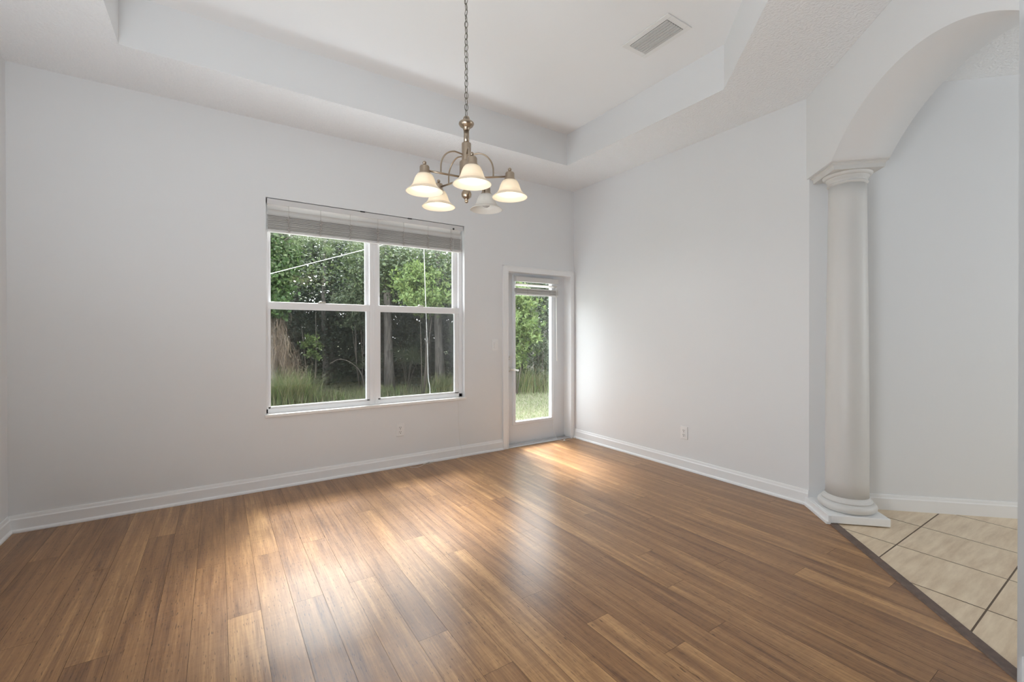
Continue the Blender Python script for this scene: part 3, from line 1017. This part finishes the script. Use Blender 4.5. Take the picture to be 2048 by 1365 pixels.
for n_, deg in enumerate((-5.5, 66.5, 138.5, 210.5, 282.5)):
    d = cdir(deg)
    P = lambda r, z: (CH.x + d.x * r, CH.y + d.y * r, z)
    mb = MB()
    mb.tube([P(0.03, ZA), P(RR - 0.016, ZA)], 0.0050, 10)
    arm = mb.build('arm', M_NICKEL, ch)
    mb = MB()
    sp_ = [P(0.022, 2.204)] + [P(0.060 + 0.080 * math.sin(PI / 2 * q / 12), 2.118 + 0.092 * math.cos(PI / 2 * q / 12)) for q in range(13)] + [P(0.140, ZA)]
    mb.tube(smooth_path(sp_, 3), 0.0040, 8)
    mb.build('scroll', M_NICKEL, arm)
    c = Vector(P(RR, 0))
    mb = MB()
    mb.lathe([(0.0300, 2.056), (0.0315, 2.062), (0.0300, 2.070), (0.0255, 2.074), (0.0240, 2.078), (0.0235, 2.100), (0.0205, 2.106), (0.006, 2.109), (0.005, 2.113)], (c.x, c.y, 0), 32)
    mb.ball((c.x, c.y, 2.121), 0.0095)
    mb.build('socket_cap', M_NICKEL, arm)
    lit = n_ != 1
    prof = [(0.0300, 2.066), (0.0350, 2.064), (0.0420, 2.055), (0.0485, 2.041), (0.0535, 2.026), (0.0575, 2.014), (0.0630, 2.006), (0.0650, 2.003), (0.0655, 2.001), (0.0725, 1.995), (0.0830, 1.987), (0.0905, 1.9805), (0.0915, 1.979)]
    inner = [(r - 0.0032, z - 0.0005) for r, z in prof[::-1]]
    mb = MB()
    allpf = prof + inner
    seg = 56
    mb.lathe(allpf, (c.x, c.y, 0), seg, 0, False)
    mb.f = [q[::-1] for q in mb.f]
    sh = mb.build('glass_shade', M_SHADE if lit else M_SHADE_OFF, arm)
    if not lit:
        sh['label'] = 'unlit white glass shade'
    mb = MB()
    mb.lathe([(0.0125, 2.058), (0.0135, 2.050), (0.0200, 2.038), (0.0255, 2.022), (0.0250, 2.010), (0.0180, 1.999), (0.0080, 1.993), (0.001, 1.992)][::-1], (c.x, c.y, 0), 24)
    mb.build('bulb', M_BULB if lit else M_BULB_OFF, arm)
    if lit:
        light('bulb_light', 'POINT', (c.x, c.y, 1.986), 0.65, (1.0, 0.78, 0.51), shadow_soft_size=0.012)

# ------------------------------------------------------------------ outdoors
RG = np.random.default_rng(7)


def leaf_mat(name, cols, trans=0.35, rough=0.55):
    m = mat(name)
    out = m.node_tree.nodes['Material Output']
    g_ = N(m, 'ShaderNodeNewGeometry')
    r = N(m, 'ShaderNodeValToRGB')
    cr = r.color_ramp
    cr.elements[0].position = 0.0; cr.elements[0].color = (*cols[0], 1)
    cr.elements[1].position = 1.0; cr.elements[1].color = (*cols[-1], 1)
    for i, c in enumerate(cols[1:-1]):
        e = cr.elements.new((i + 1) / (len(cols) - 1)); e.color = (*c, 1)
    L(m, g_.outputs['Random Per Island'], r.inputs[0])
    b = bsdf(m)
    L(m, r.outputs[0], b.inputs['Base Color'])
    b.inputs['Roughness'].default_value = rough
    b.inputs['Specular IOR Level'].default_value = 0.35
    if trans > 0:
        tl = N(m, 'ShaderNodeBsdfTranslucent')
        L(m, r.outputs[0], tl.inputs[0])
        x = mix_shader(m, b.outputs[0], tl.outputs[0], trans)
        L(m, x.outputs[0], out.inputs['Surface'])
    return m


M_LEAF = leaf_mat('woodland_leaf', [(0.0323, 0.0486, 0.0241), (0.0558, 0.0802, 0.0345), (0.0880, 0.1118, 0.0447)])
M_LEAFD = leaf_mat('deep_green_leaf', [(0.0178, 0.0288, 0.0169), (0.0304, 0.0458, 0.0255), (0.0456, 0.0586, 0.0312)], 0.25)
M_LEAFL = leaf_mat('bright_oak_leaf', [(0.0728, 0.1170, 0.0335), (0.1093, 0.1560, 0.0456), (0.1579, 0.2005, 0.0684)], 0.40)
M_LEAFG = leaf_mat('grey_green_leaf', [(0.0490, 0.0718, 0.0406), (0.0793, 0.1034, 0.0562), (0.1296, 0.1450, 0.0859)], 0.3)
M_IVY = leaf_mat('ivy_leaf', [(0.0321, 0.0666, 0.0192), (0.0537, 0.1024, 0.0273), (0.0912, 0.1536, 0.0437)], 0.35)
M_NEEDLE = leaf_mat('pine_needle', [(0.0765, 0.1148, 0.0433), (0.1085, 0.1530, 0.0575), (0.1530, 0.1848, 0.0830)], 0.3)
M_GRASS = leaf_mat('tall_grass', [(0.0946, 0.1517, 0.0495), (0.1574, 0.2228, 0.0720), (0.2730, 0.2735, 0.1350), (0.3360, 0.2735, 0.1800)], 0.3)
M_LAWN = leaf_mat('lawn_blade', [(0.1317, 0.1630, 0.0616), (0.1925, 0.2147, 0.1026), (0.3443, 0.2972, 0.2438)], 0.3)
M_DRY = leaf_mat('dried_vine', [(0.1282, 0.0889, 0.0649), (0.2138, 0.1573, 0.1163), (0.3420, 0.2650, 0.1882)], 0.2)
M_BARK = bumpy(varied(mat('grey_bark', (0.1, 0.09, 0.08), 0.9), (0.035, 0.030, 0.026), (0.150, 0.134, 0.120), 5.0, 6.0, (6, 6, 1.2)), 14, 0.8, 6.0, 0.03, (4, 4, 0.8))
M_BARKP = bumpy(varied(mat('pale_bark', (0.2, 0.19, 0.18), 0.9), (0.120, 0.110, 0.100), (0.380, 0.355, 0.33), 6.0, 6.0, (5, 5, 1.2)), 14, 0.7, 6.0, 0.02, (4, 4, 0.8))
M_TWIG = mat('twig', (0.085, 0.070, 0.058), 0.9)
M_GROUND = varied(mat('grassy_ground', (0.1, 0.12, 0.05), 0.95), (0.075, 0.082, 0.036), (0.150, 0.150, 0.085), 6.0, 6.0)
M_BOUNCE_SLAB = bumpy(mat('bounce_slab_concrete', (0.80, 0.815, 0.83), 0.9), 40, 0.3)
M_ROPE = mat('white_rope', (0.85, 0.85, 0.82), 0.8)


def raw_mesh(name, V, F, mats, parent=None, mi=None, loc=None):
    V = np.asarray(V, dtype=np.float32).reshape(-1, 3)
    F = np.asarray(F, dtype=np.int32)
    me = bpy.data.meshes.new(name)
    nf, k = F.shape
    me.vertices.add(len(V)); me.vertices.foreach_set('co', V.ravel())
    me.loops.add(nf * k); me.loops.foreach_set('vertex_index', F.ravel())
    me.polygons.add(nf)
    me.polygons.foreach_set('loop_start', np.arange(0, nf * k, k, dtype=np.int32))
    me.polygons.foreach_set('loop_total', np.full(nf, k, dtype=np.int32))
    for m in (mats if isinstance(mats, (list, tuple)) else [mats]):
        me.materials.append(m)
    if mi is not None:
        me.polygons.foreach_set('material_index', mi)
    me.update(); me.validate()
    o = bpy.data.objects.new(name, me); COL.objects.link(o)
    if parent is not None: o.parent = parent
    if loc is not None: o.location = loc
    return o


def unit(n):
    v = RG.normal(size=(n, 3)); return v / np.linalg.norm(v, axis=1, keepdims=True)


def leaves(C, size, width=0.5, flat=0.35, var=0.35, droop=0.2):
    """one folded four-cornered leaf at every centre"""
    n = len(C)
    d = unit(n); d[:, 2] = d[:, 2] * 0.6 - droop; d /= np.linalg.norm(d, axis=1, keepdims=True)
    up_ = unit(n) * (1 - flat); up_[:, 2] += flat * 1.6
    s = np.cross(d, up_); s /= np.linalg.norm(s, axis=1, keepdims=True) + 1e-6
    nn = np.cross(s, d)
    ln = size * (1 + var * RG.uniform(-1, 1, n))[:, None]
    w = ln * width * 0.5
    base = C; tip = C + d * ln
    mid = C + d * ln * 0.48 + nn * ln * 0.06
    V = np.stack([base, mid + s * w, tip, mid - s * w], axis=1).reshape(-1, 3)
    F = np.arange(n * 4).reshape(n, 4)
    return V, F


def clumpy(n, nclump, rad, crad, hollow=0.35, flat=1.0):
    """leaf centres in an ellipsoid of radii rad, gathered in clumps"""
    u = unit(nclump); r = RG.uniform(hollow, 1.0, nclump)[:, None] ** 0.6
    cc = u * r * np.array(rad)
    idx = RG.integers(0, nclump, n)
    p = cc[idx] + RG.normal(size=(n, 3)) * crad * np.array([1, 1, 0.7 * flat])
    return p


def rosette(C, k, size, width=0.45, spread=0.8):
    """k leaves fanned around every twig end"""
    n = len(C)
    ax = unit(n); ax[:, 2] = np.abs(ax[:, 2]) * 0.7
    ax /= np.linalg.norm(ax, axis=1, keepdims=True)
    a = np.cross(ax, unit(n)); a /= np.linalg.norm(a, axis=1, keepdims=True); b = np.cross(ax, a)
    Vs = []
    for i in range(k):
        th = 2 * PI * i / k + RG.uniform(-.3, .3, n)
        d = (a * np.cos(th)[:, None] + b * np.sin(th)[:, None]) * spread + ax * (0.55 + 0.3 * RG.uniform(-1, 1, n))[:, None]
        d /= np.linalg.norm(d, axis=1, keepdims=True)
        s = np.cross(d, ax); s /= np.linalg.norm(s, axis=1, keepdims=True) + 1e-6
        ln = size * (1 + 0.35 * RG.uniform(-1, 1, n))[:, None]
        mid = C + d * ln * 0.55 + ax * ln * 0.05
        Vs.append(np.stack([C, mid + s * ln * width * .5, C + d * ln - ax * ln * .05, mid - s * ln * width * .5], axis=1))
    V = np.concatenate(Vs, axis=0).reshape(-1, 3)
    return V, np.arange(len(V)).reshape(-1, 4)


def blades(B, h, w, lean, curl=0.6, seg=3, dirs=None):
    """curved grass blades rooted at B"""
    n = len(B)
    th = RG.uniform(0, 2 * PI, n)
    d = np.stack([np.cos(th), np.sin(th), np.zeros(n)], 1) if dirs is None else dirs
    s = np.cross(d, np.array([0, 0, 1.0]))
    hh = (h * (1 + 0.4 * RG.uniform(-1, 1, n)))[:, None]
    le = (lean * RG.uniform(0.3, 1.3, n))[:, None]
    Vs = []
    for i in range(seg + 1):
        t = i / seg
        c = B + d * hh * le * (t ** 1.7) + np.array([0, 0, 1.0]) * hh * (t - curl * 0.5 * t * t * le)
        ww = w * (1 - 0.92 * t)
        Vs.append(c - s * ww * .5); Vs.append(c + s * ww * .5)
    V = np.stack(Vs, 1).reshape(-1, 3)
    k = 2 * (seg + 1)
    F = []
    base = (np.arange(n) * k)[:, None]
    for i in range(seg):
        F.append(base + np.array([[2 * i, 2 * i + 1, 2 * i + 3, 2 * i + 2]]))
    return V, np.concatenate(F, 0)


def join(parts):
    V = []; F = []; k = 0
    for v, f in parts:
        V.append(v); F.append(f + k); k += len(v)
    return np.concatenate(V), np.concatenate(F)


def trunk_mb(mb, p0, p1, r0, r1, wob=0.05, n=14, seg=12, flare=1.35):
    p0, p1 = Vector(p0), Vector(p1)
    pts = []; rs = []
    ph = random.uniform(0, 6)
    for i in range(n + 1):
        t = i / n
        p = p0.lerp(p1, t) + Vector((math.sin(ph + t * 5.0), math.cos(ph * 1.3 + t * 4.1), 0)) * wob * math.sin(PI * min(1, t * 1.2))
        pts.append(p); rs.append((r0 + (r1 - r0) * t) * (1 + (flare - 1) * max(0, 1 - t * 8)))
    mb.tube(pts, rs, seg)
    return pts


GZ = -0.12
mb = MB(); mb.add([(-40, T, GZ), (40, T, GZ), (40, 60, GZ), (-40, 60, GZ)], [(0, 1, 2, 3)])
struct(mb, 'ground', M_GROUND, 'grassy ground outside the house')

mb = MB(); mb.box(-8.0, 3.5, T, 1.60, GZ - 0.05, GZ + 0.03)  # unseen slab, added to bounce sunlight through the window onto the ceiling
struct(mb, 'bounce_slab', M_BOUNCE_SLAB, 'added pale concrete slab outside the window, bouncing daylight up to the ceiling')

# lawn between the house and the wood
def in_view(n, dmin, dmax, lmin, lmax):
    d = RG.uniform(dmin ** 2, dmax ** 2, n) ** 0.5
    l = RG.uniform(lmin, lmax, n) * d
    return np.stack([CAM.x + fw.x * d + rt.x * l, CAM.y + fw.y * d + rt.y * l, np.full(n, GZ)], 1)
B1 = in_view(16000, 6.0, 11.5, -0.03, 0.16)
B2 = in_view(9000, 8.6, 12.0, -0.60, -0.08)
V1, F1 = blades(np.concatenate([B1, B2]), 0.055, 0.008, 0.9, 0.5, 2)
o = raw_mesh('grass', V1, F1, M_LAWN)
tag(o, 'short sunlit lawn grass between the house and the wood', 'grass', kind='stuff')


def tree(name, label, x, y, hgt, r, cats='tree', bark=None, lean=(0, 0), crown=None, group=None, twigs=(), crown_mat=None):
    t = empty(name, (x, y, GZ), label, cats, group)
    mb = MB()
    top = (x + lean[0], y + lean[1], GZ + hgt)
    pts = trunk_mb(mb, (x, y, GZ - 0.05), top, r, r * 0.45)
    mb.build('trunk', bark or M_BARK, t)
    if twigs:
        mb = MB()
        for tw in twigs:
            mb.tube(smooth_path(tw, 4), [0.018 * (1 - 0.8 * q / (4 * (len(tw) - 1))) for q in range(4 * (len(tw) - 1) + 1)], 6)
        mb.build('bough', M_TWIG, t)
    if crown is not None:
        V, F = crown
        raw_mesh('crown', V, F, crown_mat or M_LEAF, t)
    return t


random.seed(21)
# crowns are given relative to the trunk base
def crown(n, zc, rad, ncl, crad, size, width=0.5):
    p = clumpy(n, ncl, rad, crad)
    p[:, 2] += zc
    p = p[p[:, 2] > 0.05]
    return leaves(p, size, width)


tree('vine_covered_tree', 'pale trunk wrapped in ivy and dry hanging vines beyond the big window', -2.70, 6.60, 4.2, 0.105, bark=M_BARKP, lean=(-0.1, 0.15),
     crown=crown(4200, 3.0, (1.0, 0.9, 0.6), 78, 0.30, 0.075))
vt = bpy.data.objects['vine_covered_tree']
p = clumpy(2600, 46, (0.34, 0.34, 1.25), 0.11, 0.2); p[:, 2] += 3.1; p[:, 1] -= 0.1
p2 = clumpy(900, 20, (0.26, 0.26, 0.35), 0.08, 0.2); p2 += np.array([-0.05, -0.15, 1.95])
raw_mesh('ivy', *rosette(np.concatenate([p, p2]), 3, 0.085, 0.75), M_IVY, vt)
# dry vines hanging off the trunk and sweeping to the right
def tangle(B, steps, step, w, drop, jitter):
    """thin ribbons wandering down from B"""
    n_ = len(B); P = [B]; d = unit(n_) * 0.5
    for _ in range(steps):
        d = d * 0.7 + unit(n_) * jitter + np.array([0.05, -0.02, -drop])
        P.append(P[-1] + d / np.linalg.norm(d, axis=1, keepdims=True) * step)
    sd = unit(n_); sd[:, 2] *= 0.2; sd /= np.linalg.norm(sd, axis=1, keepdims=True)
    V_ = np.stack([q for p_ in P for q in (p_ - sd * w * .5, p_ + sd * w * .5)], 1).reshape(-1, 3)
    k_ = 2 * (steps + 1); b_ = (np.arange(n_) * k_)[:, None]
    F_ = np.concatenate([b_ + np.array([[2 * i, 2 * i + 1, 2 * i + 3, 2 * i + 2]]) for i in range(steps)], 0)
    return V_, F_
n = 520
a = RG.uniform(0, 6.28, n); zz = RG.uniform(0.7, 2.6, n); rr = 0.10 + 0.16 * (2.6 - zz) / 1.9 * RG.uniform(0.3, 1.2, n)
B = np.stack([rr * np.cos(a) + 0.10 * (2.6 - zz) / 1.9, rr * np.sin(a) - 0.05, zz], 1)
V, F = tangle(B, 7, 0.075, 0.0055, 0.55, 0.42)
n = 420
B = np.stack([RG.uniform(-0.05, 0.60, n), RG.normal(-0.35, 0.22, n), np.zeros(n)], 1); B[:, 2] = 1.35 - 1.7 * B[:, 0] + RG.normal(0, 0.20, n)
B = B[B[:, 2] > 0.3]
V2, F2 = tangle(B, 6, 0.07, 0.0055, 0.30, 0.55)
raw_mesh('dry_vines', *join([(V, F), (V2, F2)]), M_DRY, vt)

tree('pine_tree', 'dark pine trunk standing at the grass edge, just right of the window mullion', -0.20, 6.45, 9.0, 0.105, lean=(0.05, 0.3),
     crown=crown(4200, 3.0, (1.0, 0.8, 0.5), 65, 0.30, 0.082))
tree('oak_tree', 'stout grey trunk in the right half of the window, behind the hanging white cord', 0.86, 5.85, 9.0, 0.108, lean=(0.12, 0.5),
     crown=crown(6500, 2.95, (1.4, 0.9, 0.6), 78, 0.30, 0.082))
tree('slender_tree', 'thinner trunk leaning close beside the stout grey trunk', 0.84, 6.70, 4.2, 0.075, lean=(0.55, 0.3), crown=crown(5200, 3.0, (1.2, 1.0, 0.6), 46, 0.28, 0.075))
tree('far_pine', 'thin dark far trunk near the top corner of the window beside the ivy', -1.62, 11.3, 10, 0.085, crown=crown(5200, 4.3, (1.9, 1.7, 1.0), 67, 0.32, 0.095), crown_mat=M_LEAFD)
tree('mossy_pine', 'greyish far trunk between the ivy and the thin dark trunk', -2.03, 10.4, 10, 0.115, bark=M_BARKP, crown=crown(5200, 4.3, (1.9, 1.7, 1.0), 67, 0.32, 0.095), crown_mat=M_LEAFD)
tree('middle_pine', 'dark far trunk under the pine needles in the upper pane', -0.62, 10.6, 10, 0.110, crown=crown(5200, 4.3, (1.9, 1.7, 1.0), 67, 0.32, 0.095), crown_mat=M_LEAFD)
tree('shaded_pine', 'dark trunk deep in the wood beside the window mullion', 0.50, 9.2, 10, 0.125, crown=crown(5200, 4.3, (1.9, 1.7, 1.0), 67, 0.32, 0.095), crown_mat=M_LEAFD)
tree('leaning_tree', 'pale leaning trunk seen through the glazed door', 3.42, 5.75, 4.2, 0.105, bark=M_BARKP, lean=(1.0, 0.6),
     crown=crown(10400, 2.9, (1.5, 1.0, 0.7), 78, 0.30, 0.075))
tree('pale_sapling', 'slim pale trunk beside the leaning trunk outside the door', 3.72, 5.60, 4.0, 0.045, bark=M_BARKP, lean=(0.9, 0.7), crown=crown(4000, 3.0, (1.1, 0.9, 0.6), 39, 0.26, 0.068))

# needles of a pine bough hanging into the top of the left window
pb = empty('pine_bough', (-1.45, 6.45, 3.4), 'drooping pine bough with long light green needles', 'pine branch')
tips = np.array([[RG.uniform(-1.05, 1.0), RG.normal(0, 0.28), 0] for _ in range(95)])
tips[:, 2] = 0.30 - 0.42 * np.abs(tips[:, 0]) * RG.uniform(0.3, 1.0, 95) + RG.normal(0, 0.20, 95)
VV = []
for tp in tips:
    k = 70
    d = unit(k); ax = np.array([RG.normal(0, .4), RG.normal(0, .4), -0.55]); d = d + ax; d /= np.linalg.norm(d, axis=1, keepdims=True)
    s = np.cross(d, unit(k)); s /= np.linalg.norm(s, axis=1, keepdims=True)
    ln = RG.uniform(0.14, 0.26, k)[:, None]
    b0 = tp + d * 0.01
    VV.append(np.stack([b0 - s * .0022, b0 + s * .0022, b0 + d * ln + s * .0008, b0 + d * ln - s * .0008 - np.array([0, 0, 0.0])], 1))
V = np.concatenate(VV).reshape(-1, 3)
raw_mesh('needles', V, np.arange(len(V)).reshape(-1, 4), M_NEEDLE, pb)
mb = MB()
for sx in (-1, 1):
    pts = [(-1.45 + sx * q * 0.27, 6.45 + 0.1 * math.sin(q * 1.3), 3.72 - 0.075 * q * q * 0.4) for q in range(5)]
    mb.tube(smooth_path(pts, 4), 0.012, 6)
mb.tube([(-1.45, 6.45, 3.70), (-1.1, 7.6, 4.3), (-0.62, 10.55, 5.2)], 0.02, 6)
mb.build('twig', M_TWIG, pb)


def shrub(name, label, loc, cloud, material, stems=5, cat='shrub', group=None):
    t = empty(name, loc, label, cat, group)
    raw_mesh('foliage', *cloud, material, t)
    if stems:
        mb = MB()
        for i in range(stems):
            a = random.uniform(0, 6.28); q = random.uniform(0.05, 0.35)
            mb.tube([(loc[0] + 0.03 * math.cos(a), loc[1] + 0.03 * math.sin(a), GZ - 0.03), (loc[0] + q * .6 * math.cos(a), loc[1] + q * .6 * math.sin(a), GZ + 0.6), (loc[0] + q * math.cos(a + .4), loc[1] + q * math.sin(a + .4), GZ + 1.4 + random.uniform(0, .5))], [0.014, 0.010, 0.005], 6)
        mb.build('stems', M_TWIG, t)
    return t


def cloud(n, ncl, rad, crad, zc, size, k=4, width=0.45):
    p = clumpy(n, ncl, rad, crad, 0.25); p[:, 2] += zc
    p = p[p[:, 2] > 0.02]
    return rosette(p, k, size, width)


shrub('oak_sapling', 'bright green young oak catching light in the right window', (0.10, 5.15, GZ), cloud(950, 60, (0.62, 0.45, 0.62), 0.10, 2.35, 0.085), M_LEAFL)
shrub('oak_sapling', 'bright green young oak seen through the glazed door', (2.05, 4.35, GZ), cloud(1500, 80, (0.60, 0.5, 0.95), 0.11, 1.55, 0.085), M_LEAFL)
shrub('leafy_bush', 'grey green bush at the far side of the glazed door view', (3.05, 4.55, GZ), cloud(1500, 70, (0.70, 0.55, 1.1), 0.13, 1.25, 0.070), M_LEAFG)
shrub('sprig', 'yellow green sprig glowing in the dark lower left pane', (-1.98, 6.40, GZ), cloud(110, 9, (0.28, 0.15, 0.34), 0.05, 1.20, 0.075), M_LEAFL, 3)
shrub('light_bush', 'light green bush in the upper pane left of the mullion', (-0.75, 6.9, GZ), cloud(900, 60, (0.60, 0.45, 0.75), 0.12, 2.25, 0.070), M_LEAFG)
shrub('corner_bush', 'light green leafy vine mass against the window frame beside the stout trunk', (1.32, 5.6, GZ), cloud(1300, 70, (0.34, 0.35, 1.6), 0.12, 2.0, 0.070), M_LEAF)

# palmettos in the shade
def palmetto(x, y, s, label):
    t = empty('palmetto', (x, y, GZ), label, 'palmetto', None)
    VV = []; FF = []
    mbp = MB()
    for i in range(6):
        a = random.uniform(0, 6.28); tilt = random.uniform(0.3, 1.0)
        hub = np.array([math.cos(a) * 0.35 * s * tilt, math.sin(a) * 0.35 * s * tilt, (0.45 + 0.35 * (1 - tilt)) * s + 0.1])
        mbp.tube([(x, y, GZ), (x + hub[0] * .5, y + hub[1] * .5, GZ + hub[2] * .65), (x + hub[0], y + hub[1], GZ + hub[2])], 0.006, 5)
        ax = np.array([math.cos(a) * tilt, math.sin(a) * tilt, 1.0 - 0.5 * tilt]); ax /= np.linalg.norm(ax)
        s1 = np.cross(ax, [0, 0, 1.0]); s1 /= np.linalg.norm(s1); u1 = np.cross(s1, ax)
        for q in range(17):
            th = -1.9 + 3.8 * q / 16
            d = ax * math.cos(th) + s1 * math.sin(th) + u1 * 0.1
            d /= np.linalg.norm(d); w = np.cross(d, u1); w /= np.linalg.norm(w)
            ln = 0.36 * s
            VV += [hub, hub + d * ln * .5 + w * 0.011 * s, hub + d * ln - np.array([0, 0, .05 * s]), hub + d * ln * .5 - w * 0.011 * s]
    raw_mesh('fronds', np.array(VV), np.arange(len(VV)).reshape(-1, 4), M_LEAFG, t)
    mbp.build('stalks', M_TWIG, t)
palmetto(0.20, 6.35, 1.15, 'fan leaved palmetto in the shade between the two trunks')
palmetto(-0.62, 6.75, 1.0, 'fan leaved palmetto left of the dark pine trunk')

# tall grass clumps at the edge of the wood
def clump(x, y, n, rad, h, label, lean=0.8, m=None):
    B = RG.normal(size=(n, 3)) * np.array([rad, rad * 0.7, 0]); B[:, 2] = 0
    o = raw_mesh('grass_clump', *blades(B, h, 0.010, lean, 0.8, 4), m or M_GRASS, loc=(x, y, GZ))
    return tag(o, label, 'tall grass', kind='stuff' if 'fringe' in label else None)
clump(-2.50, 5.62, 1500, 0.21, 0.66, 'big shaggy mound of tall grass at the foot of the vine covered trunk')
clump(-1.80, 5.95, 500, 0.26, 0.22, 'low grass tuft beside the shaggy mound, under the left window')
clump(0.75, 5.35, 800, 0.22, 0.48, 'tall grass at the foot of the stout grey trunk')
clump(2.58, 4.55, 900, 0.20, 0.62, 'tall grass tuft at the foot of the leaning trunk outside the door')
clump(3.20, 4.25, 800, 0.22, 0.50, 'grass tuft at the far side of the door view')
clump(-0.55, 5.95, 700, 0.34, 0.26, 'low fringe of grass at the foot of the dark pine trunk')

# dead branch arcing in the shade of the lower left pane
mb = MB(); mb.tube(smooth_path([(-1.60, 6.3, 0.62), (-1.40, 6.25, 0.72), (-1.15, 6.2, 0.62), (-0.95, 6.15, 0.36), (-0.88, 6.1, -0.1)], 6), 0.010, 6)
tag(mb.build('dead_branch', M_TWIG), 'pale dead branch arching in the shade of the lower left pane', 'branch')

# the wood behind: trees that nothing tells apart, one leaf mass under them
random.seed(31)
proto = None
spots = [(-5.6, 9.5), (-4.4, 8.4), (-3.5, 9.8), (-2.8, 12.6), (-1.2, 8.9), (-0.4, 12.2), (0.6, 11.2), (1.7, 8.7), (1.6, 12.4), (2.6, 7.3), (3.6, 9.6), (4.6, 7.0), (5.6, 8.6), (5.2, 5.2), (6.6, 6.2), (-6.6, 7.4), (7.5, 4.3), (-8.2, 8.2), (8.6, 6.4)]
for i, (x, y) in enumerate(spots):
    s = random.uniform(0.95, 1.1) * (0.78 if y < 8.6 else 1.0)
    if proto is None:
        p = clumpy(6500, 100, (1.6, 1.6, 1.8), 0.30, 0.3); p[:, 2] += 2.7
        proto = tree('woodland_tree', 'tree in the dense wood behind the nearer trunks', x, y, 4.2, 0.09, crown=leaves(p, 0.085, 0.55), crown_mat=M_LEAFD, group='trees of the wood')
        continue
    c = proto.copy(); COL.objects.link(c); c.location = (x, y, GZ); c.rotation_euler = (0, 0, random.uniform(0, 6.28)); c.scale = (s, s, s)
    for q in proto.children:
        d = q.copy(); COL.objects.link(d); d.parent = c
parts = []
def camera_side(n, d0, d1, l0, l1, z1, pw):
    d = RG.uniform(d0, d1, n); l = RG.uniform(l0, l1, n)
    return np.stack([CAM.x + fw.x * d + rt.x * l * d, CAM.y + fw.y * d + rt.y * l * d, GZ + RG.uniform(0, 1, n) ** pw * z1], 1)
cc = camera_side(260, 10.9, 13.0, -0.75, 0.30, 3.6, 1.0)
P = cc[RG.integers(0, len(cc), 30000)] + RG.normal(size=(30000, 3)) * np.array([0.22, 0.22, 0.20])
P = P[P[:, 2] > GZ]
parts.append(leaves(P, 0.062, 0.5))
parts.append(leaves(camera_side(24000, 12.0, 16.0, -0.75, 0.32, 3.8, 1.2), 0.11, 0.5))
parts.append(leaves(camera_side(15000, 15, 18, -0.8, 0.36, 4.4, 1.7), 0.36, 0.6))
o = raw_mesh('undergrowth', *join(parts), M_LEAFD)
tag(o, 'dense dark green undergrowth filling the wood', 'undergrowth', kind='stuff')

# white cords outside the left and right windows, tied under the eave
mb = MB(); mb.tube([(-5.4, 0.45, 1.058), (-3.269, 0.45, 1.833), (-2.389, 0.45, 2.153), (-0.75, 0.45, 2.751)], 0.0030, 6)
tag(mb.build('white_cord', M_ROPE), 'white cord strung slanting across outside the left window', 'cord')
mb = MB(); mb.tube(smooth_path([(-1.80, 0.45, 2.751), (-1.776, 0.45, 2.195), (-1.766, 0.45, 1.85), (-1.754, 0.45, 1.52), (-1.738, 0.45, 1.1), (-1.729, 0.45, 0.80), (-1.712, 0.45, 0.70), (-1.709, 0.45, 0.55), (-1.712, 0.45, 0.30)], 4), 0.0030, 6)
tag(mb.build('white_cord', M_ROPE), 'white cord hanging straight down outside the right window', 'cord')
